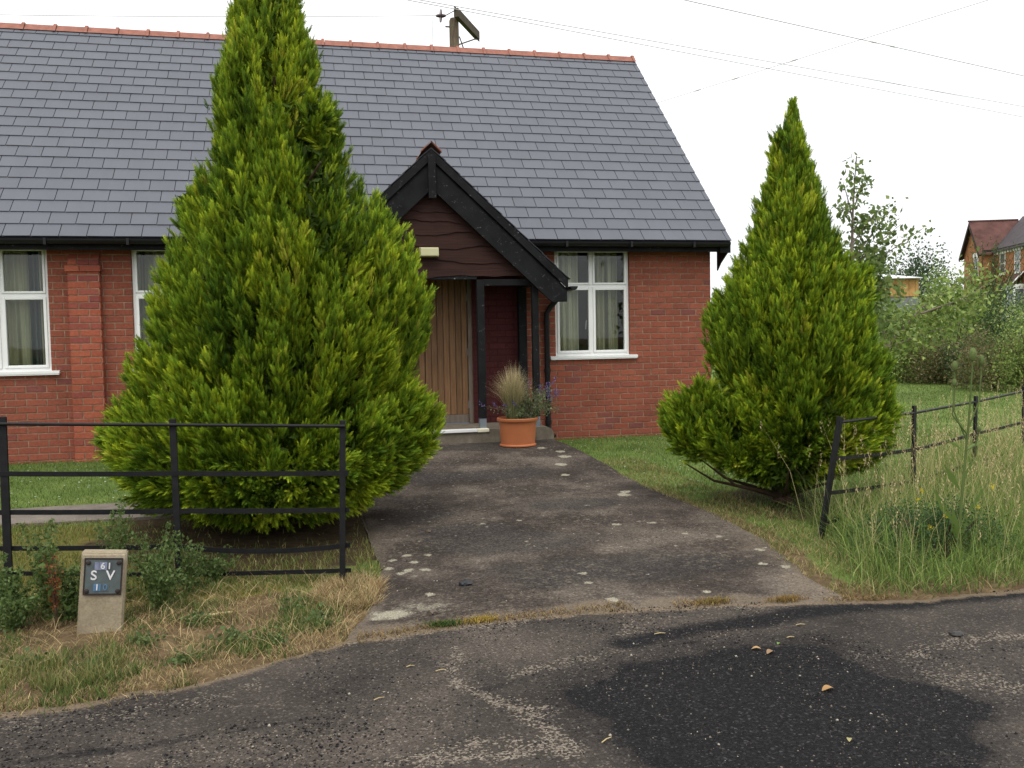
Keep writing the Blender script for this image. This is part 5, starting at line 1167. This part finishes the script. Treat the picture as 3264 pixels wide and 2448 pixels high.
# teasel
b = (4.06, -6.80, -.12); t_ = thing('teasel', b, 'tall green teasel with spiny heads in front of the right fence', 'teasel'); mb = MB()
stem = [(4.06, -6.80, -.12), (4.07, -6.83, .35), (4.09, -6.86, .80), (4.10, -6.88, 1.20)]
mb.tube(stem, [.011, .009, .007, .005], 7); br_ = [((4.085, -6.855, .75), (4.16, -6.87, .95), (4.165, -6.88, 1.17)), ((4.08, -6.85, .70), (3.99, -6.85, .88), (3.985, -6.86, 1.14)), ((4.085, -6.855, .73), (3.97, -6.86, .86), (3.975, -6.87, 1.04)), ((4.08, -6.84, .62), (4.16, -6.84, .66), (4.175, -6.85, .74))]
for q in br_: mb.tube(q, [.0055, .0045, .004], 6)
mb.build('stem', M_stem, t_, True)
for (x_, y_, z_, s_) in [(4.10, -6.88, 1.20, 1.0), (4.165, -6.88, 1.17, .78), (3.985, -6.86, 1.14, .75), (3.975, -6.87, 1.04, .6), (4.175, -6.85, .74, .5)]:
    Hd = thing_mesh = None; mb = MB(); mb.lathe([(.0, .0), (.017*s_, .006*s_), (.024*s_, .03*s_), (.022*s_, .055*s_), (.012*s_, .078*s_), (.0, .085*s_)], (x_, y_, z_), 14); hd = mb.build('seed_head', M_stem, t_, True)
    n_ = 110; a = rng.uniform(0, 6.28, n_); hz_ = rng.uniform(.02, .97, n_); rr = np.interp(hz_, [0, .3, .65, .92, 1], [.015, .024, .022, .011, .003])*s_
    P_ = np.stack([x_+rr*np.cos(a), y_+rr*np.sin(a), z_+.085*s_*hz_], -1); T = nrm(np.stack([np.cos(a), np.sin(a), .6+0*a], -1)); B, N = frame(T); v_, f_ = stamp(KT, KF, P_, T, B, N, np.full(n_, .012*s_), np.full(n_, .004*s_))
    a = np.linspace(0, 6.28, 8)[:-1]; P2 = np.tile((x_, y_, z_), (7, 1)); T = nrm(np.stack([np.cos(a), np.sin(a), .75+0*a], -1)); B, N = frame(T); v2, f2 = stamp(KT, KF, P2, T, B, N, np.full(7, .06*s_), np.full(7, .006*s_))
    link('bracts', np_mesh('bracts', np.concatenate([v_, v2]), [np.concatenate([f_, f2+len(v_)])], np.tile((.22, .22, .10), (len(v_)+len(v2), 1)), M_leaf), hd)
P_, T, L = [], [], []
for (z_, a, ln_, el) in [(.62, .3, .22, .25), (.62, 3.3, .20, .5), (.36, .5, .26, .9), (.36, 3.6, .26, .8), (.16, -.2, .34, .9), (.12, 2.9, .34, 1.0), (.0, .8, .34, .9), (.02, 4.1, .32, .9), (.75, 2.8, .12, .9)]:
    P_.append((4.06+.02*z_, -6.80-.06*z_, z_)); T.append((math.cos(a)*math.cos(el), math.sin(a)*math.cos(el)*.6, math.sin(el))); L.append(ln_)
P_, T, L = np.array(P_), nrm(np.array(T)), np.array(L); B, N = frame(T); v_, f_ = stamp(KT, KF, P_, T, B, N, L, L*.16)
link('leaves', np_mesh('leaves', v_, [f_], np.tile((.16, .24, .06), (len(v_), 1)), M_leaf), t_)

# ------------------------------------------------------------------ utility pole and wires
pb_ = np.array(at(998, 24)); po = thing('utility_pole', tuple(pb_), 'weathered wooden utility pole with slanting crossarm behind the roof ridge', 'pole')
mb = MB(); mb.tube([(pb_[0], pb_[1], -.3), (pb_[0], pb_[1], 5), (pb_[0]-.01, pb_[1], 9.75), (pb_[0]-.01, pb_[1], 9.82)], [.16, .14, .125, .10], 14); mb.build('shaft', M_pole, po, True)
A, B_ = Vector((4.0, 11.6, 9.86)), Vector((4.88, 13.25, 9.85)); mb = MB(); d = (B_-A).normalized(); s = Vector((-d.y, d.x, 0))*.06; P = [A+s-Vector((0, 0, .11)), A-s-Vector((0, 0, .11)), A-s+Vector((0, 0, .11)), A+s+Vector((0, 0, .11))]; mb.prism(P, B_-A); arm = mb.build('crossarm', M_poledark, po)
mb = MB(); mb.tube([A-d*.12+Vector((0, 0, .1)), A+d*.25+Vector((0, 0, .1))], .02, 6); mb.tube([B_-d*.1-Vector((0, 0, .1)), B_+d*.14-Vector((0, 0, .1))], .02, 6); mb.tube([(pb_[0]+.12, pb_[1]-.05, 9.35), (pb_[0]+.22, pb_[1], 9.1), (pb_[0]+.55, pb_[1]+.4, 8.6), (pb_[0]+.9, pb_[1]+1, 7.4)], .016, 6); mb.tube([(pb_[0]+.1, pb_[1], 9.15), (B_.x-.05, B_.y-.1, 9.74)], .018, 6); mb.tube([(pb_[0]-.12, pb_[1], 9.6), (pb_[0]-.24, pb_[1], 9.6)], .02, 6); mb.build('bracket', M_poledark, arm)
ins = np.array([3.62, 11.75, 9.80]); mb = MB(); mb.tube([A+Vector((0, 0, .06)), Vector(ins)+Vector((.1, 0, 0))], .012, 6); mb.tube([ins+[.13, 0, .01], ins+[.03, 0, 0]], [.03, .055], 12)
mb.tube([ins+[.03, 0, 0], ins+[.015, 0, 0], ins+[-.015, 0, 0], ins+[-.03, 0, 0]], [.05, .165, .165, .04], 18); mb.tube([ins+[-.03, 0, 0], ins+[-.12, 0, -.01]], [.05, .03], 12); mb.build('insulator', M_insul, arm, True)
def wire(pts, label, r=.007, sag=.25, markers=()):
    P = [Vector(p) for p in pts]; mb = MB(); n = 24; L = [P[0]+(P[1]-P[0])*(i_/n)-Vector((0, 0, sag*4*(i_/n)*(1-i_/n))) for i_ in range(n+1)]; r *= 1.35; mb.tube(L, r, 8)
    for u in markers:
        c = P[0]+(P[1]-P[0])*u-Vector((0, 0, sag*4*u*(1-u))); d = (P[1]-P[0]).normalized(); mb.tube([c-d*.16, c-d*.05, c+d*.05, c+d*.16], [r, .022, .022, r], 6)
    return tag(mb.build('overhead_wire', M_wire), label, 'wire', 'overhead wires')
def ext(a, b, u, v): a, b = np.array(a), np.array(b); return [tuple(a+(b-a)*u), tuple(a+(b-a)*v)]
wire(ext((2.53, 9.74, 9.4), (10.88, 12.39, 9.4), -1.6, 3.2), 'lower overhead wire passing right of the utility pole', .008, 0)
wire(ext((2.82, 9.69, 9.4), (10.65, 11.89, 9.4), -1.6, 3.4), 'middle overhead wire passing right of the utility pole', .008, 0)
wire(ext((4.02, 9.48, 9.4), (10.48, 11.52, 9.4), -2.0, 3.6), 'faint upper overhead wire above the pole crossarm', .004, 0)
wire(ext((9.05, 8.6, 9.4), (15.6, 10.62, 9.4), -1.5, 3.2), 'overhead wire at top right falling towards the right', .009, 0, (.53, .555))
wire(ext((16.4, 7.3, 9.4), (11.99, 17.6, 9.4), -.9, 1.9), 'overhead wire rising to the top right corner and crossing the others', .007, 0, (.50, .57, .62))
wire([tuple(ins+[-.12, 0, 0]), (-14, 12.8, 9.3)], 'thin wire running left from the pole insulator', .007, .1)
wire([(3.40, 11.78, 9.78), (3.42, 11.9, 2.0)], 'thin vertical stay wire beside the utility pole', .006, 0)

# ------------------------------------------------------------------ brick house far right
M_hbrick = flat('orange_house_brick', (.34, .145, .072), .9, .1, .2, 2.5); M_hroof = flat('red_clay_roof', (.115, .058, .050), .9, .1, .35, 1.2); M_hroof2 = flat('dark_slate_roof', (.065, .055, .058), .8, .2, .25, 1.5)
M_hwhite = flat('white_stone', (.70, .69, .66), .7, .2, .05, 2); M_hdark = flat('dark_eaves', (.035, .022, .022), .7, .2, .2, 3); M_hglass = flat('dark_pane', (.10, .11, .12), .1, .6, .2, 1)
al = R(40.5); los = np.array([math.sin(al), math.cos(al), 0.]); dist = 79.0; K0 = np.array([0, -11.75, 0.])+los*dist       # front left corner of the house
wa = al+R(90)-R(20); ha = np.array([math.sin(wa), math.cos(wa), 0.]); hb = np.array([math.sin(al-R(20)), math.cos(al-R(20)), 0.])
def hp(a, b, z): q = K0+ha*a+hb*b; return (q[0], q[1], z)
hs = thing('brick_house', tuple(K0), 'tall orange brick house with red tiled gable roof and white lintels, far right', 'house')
GW_, EZ, RZ, JA, BL = 3.7, 7.65, 9.95, .95, 5.9      # gable width, eaves, ridge, junction of the wings, wing length
mb = MB(); mb.quad(hp(0, 0, -1), hp(JA, 0, -1), hp(JA, 0, EZ), hp(0, 0, EZ)); mb.quad(hp(0, 0, -1), hp(0, GW_, -1), hp(0, GW_, EZ), hp(0, GW_/2, RZ-.15), hp(0, 0, EZ)); mb.quad(hp(0, GW_, -1), hp(8, GW_, -1), hp(8, GW_, EZ), hp(0, GW_, EZ))
mb.quad(hp(JA, 0, -1), hp(JA, -BL, -1), hp(JA, -BL, EZ), hp(JA, 0, EZ)); mb.quad(hp(JA, -BL, -1), hp(6.5, -BL, -1), hp(6.5, -BL, EZ), hp(3.7, -BL, RZ+.3), hp(JA, -BL, EZ)); mb.quad(hp(6.5, -BL, -1), hp(6.5, GW_, -1), hp(6.5, GW_, EZ), hp(6.5, -BL, EZ)); mb.build('wall', M_hbrick, hs)
mb = MB(); o_ = .32
def slab(mb, pts, th=.10): mb.prism([Vector(p) for p in pts], (0, 0, -th))
zA = lambda b: EZ+(b)*(RZ-EZ)/(GW_/2)
slab(mb, [hp(-o_, -o_, zA(-o_)), hp(JA-.2, -o_, zA(-o_)), hp(3.4, GW_/2, RZ), hp(-o_, GW_/2, RZ)]); slab(mb, [hp(-o_, GW_+o_, zA(-o_)), hp(8, GW_+o_, zA(-o_)), hp(8, GW_/2, RZ), hp(-o_, GW_/2, RZ)])
hr_ = mb.build('roof', M_hroof, hs)
mb = MB()
for k_ in range(34): mb.box(-.05, .05, -.05, .05, 0, .12, Matrix.Translation(hp(-o_+.11*k_, GW_/2, RZ-.01)))
mb.build('ridge_crest', M_hroof, hr_)
mb = MB(); zB = lambda a: EZ+(a-JA)*(RZ+.3-EZ)/(3.7-JA)
slab(mb, [hp(JA-o_, -BL-.3, zB(JA-o_)), hp(3.7, -BL-.3, RZ+.3), hp(3.7, GW_/2, RZ+.3), hp(JA-o_, -.25, zB(JA-o_))]); slab(mb, [hp(6.8, -BL-.3, zB(JA-o_)), hp(3.7, -BL-.3, RZ+.3), hp(3.7, GW_/2, RZ+.3), hp(6.8, GW_, zB(JA-o_))]); mb.build('wing_roof', M_hroof2, hr_)
mb = MB()
for sg in (1, -1):
    e_ = -o_ if sg > 0 else GW_+o_
    mb.prism([hp(-o_-.02, e_, zA(-o_)-.10), hp(-o_-.02, GW_/2, RZ-.10), hp(-o_-.02, GW_/2, RZ-.42), hp(-o_-.02, e_+sg*.10, zA(-o_)-.32)], tuple(ha*.06))
    mb.prism([hp(-o_+.05, e_+sg*.1, zA(-o_)-.12), hp(-o_+.05, GW_/2, RZ-.2), hp(-o_+.05, GW_/2, RZ-.26), hp(-o_+.05, e_+sg*.1, zA(-o_)-.18)], tuple(ha*(o_-.06)))
mb.prism([hp(0, -.25, EZ-.35), hp(JA, -.25, EZ-.35), hp(JA, -.25, EZ-.12), hp(0, -.25, EZ-.12)], tuple(hb*.24)); mb.prism([hp(JA-.26, -.2, EZ-.36), hp(JA-.26, -BL, EZ-.36), hp(JA-.26, -BL, EZ-.14), hp(JA-.26, -.2, EZ-.14)], tuple(ha*.25)); mb.build('eaves', M_hdark, hr_)
def hwin(b, z0, z1, w_, a):
    q = lambda u, dpt, z: hp(a-dpt, b-u, z)
    def hbx(mb, u0, u1, z0_, z1_, d0, d1): mb.prism([q(u0, d1, z0_), q(u1, d1, z0_), q(u1, d1, z1_), q(u0, d1, z1_)], tuple(np.array(q(u0, d0, z0_))-np.array(q(u0, d1, z0_))))
    mb = MB(); hbx(mb, -w_/2, -w_/2+.09, z0, z1, 0, .03); hbx(mb, w_/2-.09, w_/2, z0, z1, 0, .03); hbx(mb, -w_/2-.06, w_/2+.06, z0-.08, z0+.07, 0, .07); hbx(mb, -w_/2+.09, w_/2-.09, (z0+z1)/2-.04, (z0+z1)/2+.04, 0, .028); hbx(mb, -w_/2+.09, w_/2-.09, z1-.08, z1, 0, .029); wn = mb.build('window', M_hwhite, hs)
    mb = MB(); hbx(mb, -w_/2+.09, w_/2-.09, z0+.07, z1-.08, 0, .012); mb.build('pane', M_hglass, wn); mb = MB(); hbx(mb, -w_/2-.10, w_/2+.10, z1+.002, z1+.36, 0, .07); mb.build('lintel', M_hwhite, wn)
hwin(-4.2, 5.5, 7.15, 1.0, JA); hwin(-1.55, 5.55, 7.15, 1.0, JA); hwin(1.1, 5.6, 7.05, .95, 0)
for k_ in range(11):
    mb = MB(); mb.box(-.07, .07, -.07, .07, 0, .18, Matrix.Translation(hp(JA-.12, -.5-.48*k_, EZ-.56))); mb.build('bracket', M_hwhite, hs)
mb = MB(); mb.tube([hp(JA-.13, -BL-.02, -1), hp(JA-.13, -BL-.02, EZ-.1)], .10, 8); mb.build('downpipe', M_hdark, hs)
mb = MB(); mb.prism([hp(JA-.75, -5.5, -1), hp(JA-.75, -3.3, -1), hp(JA-.75, -3.3, 4.6), hp(JA-.75, -5.5, 4.6)], tuple(ha*.745)); bay = mb.build('bay_window', M_hwhite, hs)
mb = MB()
for (b0_, b1_) in ((-5.3, -4.5), (-4.3, -3.5)): mb.prism([hp(JA-.765, b0_, 2.6), hp(JA-.765, b1_, 2.6), hp(JA-.765, b1_, 4.25), hp(JA-.765, b0_, 4.25)], tuple(ha*.012))
mb.prism([hp(JA-.65, -5.512, 2.6), hp(JA-.12, -5.512, 2.6), hp(JA-.12, -5.512, 4.25), hp(JA-.65, -5.512, 4.25)], tuple(hb*.01)); mb.build('pane', M_hglass, bay)
mb = MB(); mb.prism([hp(JA-.85, -5.6, 4.62), hp(JA-.85, -3.2, 4.62), hp(JA-.02, -3.5, 5.4), hp(JA-.02, -5.3, 5.4)], (0, 0, -.05)); mb.build('bay_roof', M_hroof, bay)
mb = MB(); mb.prism([hp(JA-.88, -5.66, 4.66), hp(JA-.88, -5.44, 4.66), hp(JA-.03, -5.18, 5.46), hp(JA-.03, -5.40, 5.46)], (0, 0, .05)); mb.build('bay_verge', M_hwhite, bay)
# timber clad barn
b = np.array(at(1958, 40)); bo = thing('barn', tuple(b), 'low timber clad barn with pale metal roof beyond the bushes', 'barn')
def bp(a, d, z): q = b+ER*a+EF*d; return (q[0], q[1], z)
mb = MB()
for k_ in range(26):
    a0 = -3.2+k_*.144; mb.prism([bp(a0, -.03-.015*(k_ % 2), 2.92), bp(a0+.136, -.03-.015*(k_ % 2), 2.92), bp(a0+.136, -.03-.015*(k_ % 2), 3.70), bp(a0, -.03-.015*(k_ % 2), 3.70)], tuple(EF*.03))
M_clad = flat('larch_cladding', (.42, .24, .09), .8, .2, .3, 4); mb.build('cladding', M_clad, bo)
mb = MB(); mb.prism([bp(-3.2, 0, -.2), bp(.545, 0, -.2), bp(.545, 0, 2.92), bp(-3.2, 0, 2.92)], tuple(EF*4)); mb.prism([bp(-3.2, .01, 2.92), bp(.54, .01, 2.92), bp(.54, .01, 3.7), bp(-3.2, .01, 3.7)], tuple(EF*3.9)); mb.build('block_wall', flat('blockwork', (.17, .18, .19), .9, .1, .1, 3), bo)
mb = MB(); T4 = [bp(.62, -.25, 3.74), bp(-3.4, -.25, 3.74), bp(-2.3, 2.0, 4.12), bp(-.9, 2.0, 4.12), bp(.62, 4.2, 3.74), bp(-3.4, 4.2, 3.74)]
for f_ in ((0, 1, 2, 3), (0, 3, 4), (4, 3, 2, 5), (5, 2, 1)): mb.prism([T4[q_] for q_ in f_], (0, 0, -.03))
mb.build('roof', flat('pale_metal_roof', (.62, .64, .65), .5, .3, .05, 2), bo)

# ------------------------------------------------------------------ loose bits on the ground
OV = np.array([(1, 0, 0), (-1, 0, 0), (0, 1, 0), (0, -1, 0), (0, 0, .8), (0, 0, -.4)]); OF = np.array([(0, 2, 4), (2, 1, 4), (1, 3, 4), (3, 0, 4), (2, 0, 5), (1, 2, 5), (3, 1, 5), (0, 3, 5)])
def stones(name, x, y, z, s, c, label):
    n = len(x); tv = OV[None]*rng.uniform(.6, 1.25, (n, 6, 3)); a = rng.uniform(0, 6.28, n); ca_, sa_ = np.cos(a)[:, None], np.sin(a)[:, None]
    v = np.stack([tv[..., 0]*ca_-tv[..., 1]*sa_, tv[..., 0]*sa_+tv[..., 1]*ca_, tv[..., 2]], -1)*s[:, None, None]+np.stack([x, y, z], -1)[:, None]
    f = (OF[None]+(np.arange(n)*6)[:, None, None]).reshape(-1, 3); return tag(link(name, np_mesh(name, v.reshape(-1, 3), [f], np.repeat(c, 6, 0), M_stone)), label, 'gravel', None, 'stuff')
x, y = scatter(60000, -2.2, 5.5, -9.6, -7.0, lambda x, y: (y < road_edge(x)-.01) & (clump(x, y, 1.6, 31)+.5*sstep(.9, .1, seg_dist(x, y, [(.67, -7.46), (.62, -7.91), (.8, -8.24), (.86, -8.5), (.3, -8.57)])) > .47)); n_ = len(x)
stones('loose_chippings', x, y, np.full(n_, -.121), rng.gamma(2.2, .0012, n_).clip(.001, .009)+.0014, pick(n_, [(.010, .010, .011), (.04, .034, .030), (.17, .14, .11), (.34, .30, .24)], [.58, .31, .095, .015]), 'loose dark and pale stone chippings scattered over the road')
x, y = scatter(5000, .2, 3.2, -7.2, -1, lambda x, y: (x > pleft(y)+.02) & (x < pright(y)-.02) & (clump(x, y, 2.0, 33) > .5)); n_ = len(x)
stones('path_grit', x, y, path_z(x, y), rng.gamma(2., .0011, n_).clip(.001, .007)+.001, pick(n_, [(.02, .018, .017), (.16, .135, .10), (.30, .27, .21)], [.4, .4, .2]), 'fine grit scattered over the concrete path')
def pebble(name, x_, y_, z_, s_, c, label, cat, sq=.5):
    import bmesh
    bm = bmesh.new(); bmesh.ops.create_icosphere(bm, subdivisions=2, radius=1)
    for v in bm.verts: v.co = Vector((v.co.x*s_*1.25, v.co.y*s_, v.co.z*s_*sq))*(1+.28*math.sin(5*v.co.x+3*v.co.y+x_*7))
    me = bpy.data.meshes.new(name); bm.to_mesh(me); bm.free(); me.transform(Matrix.Translation((x_, y_, z_+s_*sq*.6))); me.materials.append(flat(name+'_surface', c, .5, .4, .4, 60, .4)); return tag(link(name, me), label, cat)
pebble('tar_lump', .90, -6.42, float(path_z(.9, -6.42)), .032, (.018, .02, .023), 'shiny black tar lump lying on the path', 'lump', .55)
pebble('loose_stone', 3.10, -7.97, -.12, .028, (.03, .027, .025), 'dark stone lying on the road at right', 'stone')
pebble('brown_stone', .62, -6.93, float(path_z(.62, -6.93)), .022, (.09, .07, .05), 'small brown stone beside the white spill on the path', 'stone', .7)
pebble('small_stone', .85, -5.05, float(path_z(.85, -5.05)), .017, (.10, .07, .045), 'tiny brown stone on the path near the left conifer', 'stone', .7)
M_dryleaf = leafmat('dry_leaf', .2)
def dryleaf(x_, y_, z_, s_, a, c, label):
    n = 7; v = []; 
    for i_ in range(n+1):
        u = i_/n; wd = .30*s_*math.sin(math.pi*min(1, u*.96+.02))**.8; cz = .10*s_*math.sin(math.pi*u)+.06*s_*u
        for sgn in (-1, 0, 1): v.append((s_*(u-.5)*math.cos(a)-sgn*wd*math.sin(a), s_*(u-.5)*math.sin(a)+sgn*wd*math.cos(a), cz+(.12*s_ if sgn else 0)*math.sin(math.pi*u)))
    f = [(3*i_+j, 3*i_+j+1, 3*i_+j+4, 3*i_+j+3) for i_ in range(n) for j in (0, 1)]
    me = np_mesh('fallen_leaf', np.array(v)+[x_, y_, z_+.003], [np.array(f)], np.tile(c, (len(v), 1)), M_dryleaf); return tag(link('fallen_leaf', me), label, 'leaf', 'fallen leaves on the road')
dryleaf(2.11, -8.41, -.12, .060, .1, (.38, .22, .085), 'pale orange fallen leaf in the middle of the dark tar patch')
dryleaf(2.06, -7.88, -.12, .045, -.4, (.45, .28, .12), 'tan fallen leaf at the upper edge of the tar patch'); dryleaf(2.10, -7.94, -.12, .05, .5, (.30, .19, .10), 'brown curled leaf just beside the tan one on the road')
dryleaf(2.2, -7.84, -.12, .025, .8, (.16, .28, .05), 'tiny green leaf at the upper edge of the tar patch'); dryleaf(1.92, -8.85, -.12, .03, 1.0, (.36, .32, .14), 'yellow straw leaf at the bottom edge of the road')
mb = MB(); rs = random.Random(2); M_straw = flat('straw', (.42, .33, .17), .8, .2, .2, 30); P_s = []
for (x_, y_, ln_, a, lb) in [(-.62, -6.62, .16, .5, 'pale broken stick lying on the verge in front of the fence'), (-.52, -6.60, .13, .35, 'second broken stick beside the pale one on the verge'), (.55, -7.75, .05, .1, 'straw bit left of the pale gravel line'), (.42, -7.66, .04, .2, 'short straw near the road edge at left'), (1.7, -7.55, .06, .0, 'straw on the road near the path edge'), (1.05, -8.62, .06, .6, 'straw pieces at the bottom of the road'), (2.45, -7.62, .05, -.1, 'pale straw above the tar patch'), (2.3, -7.78, .04, -.05, 'small straw left of the pale road patch'), (.25, -8.0, .05, .4, 'straw on the left half of the road')]:
    mb = MB(); c_, s_ = math.cos(a)*ln_/2, math.sin(a)*ln_/2; r_ = .0085 if ln_ > .1 else .0022; z_ = (-.12 if y_ < road_edge(x_) else float(gz(y_)))+r_+.004
    mb.tube([(x_-c_, y_-s_, z_), (x_, y_, z_+.004), (x_+c_, y_+s_, z_)], [r_, r_*1.1, r_*.7], 6); tag(mb.build('stick' if ln_ > .1 else 'straw', M_straw), lb, 'stick' if ln_ > .1 else 'straw', 'straw and sticks on the ground')
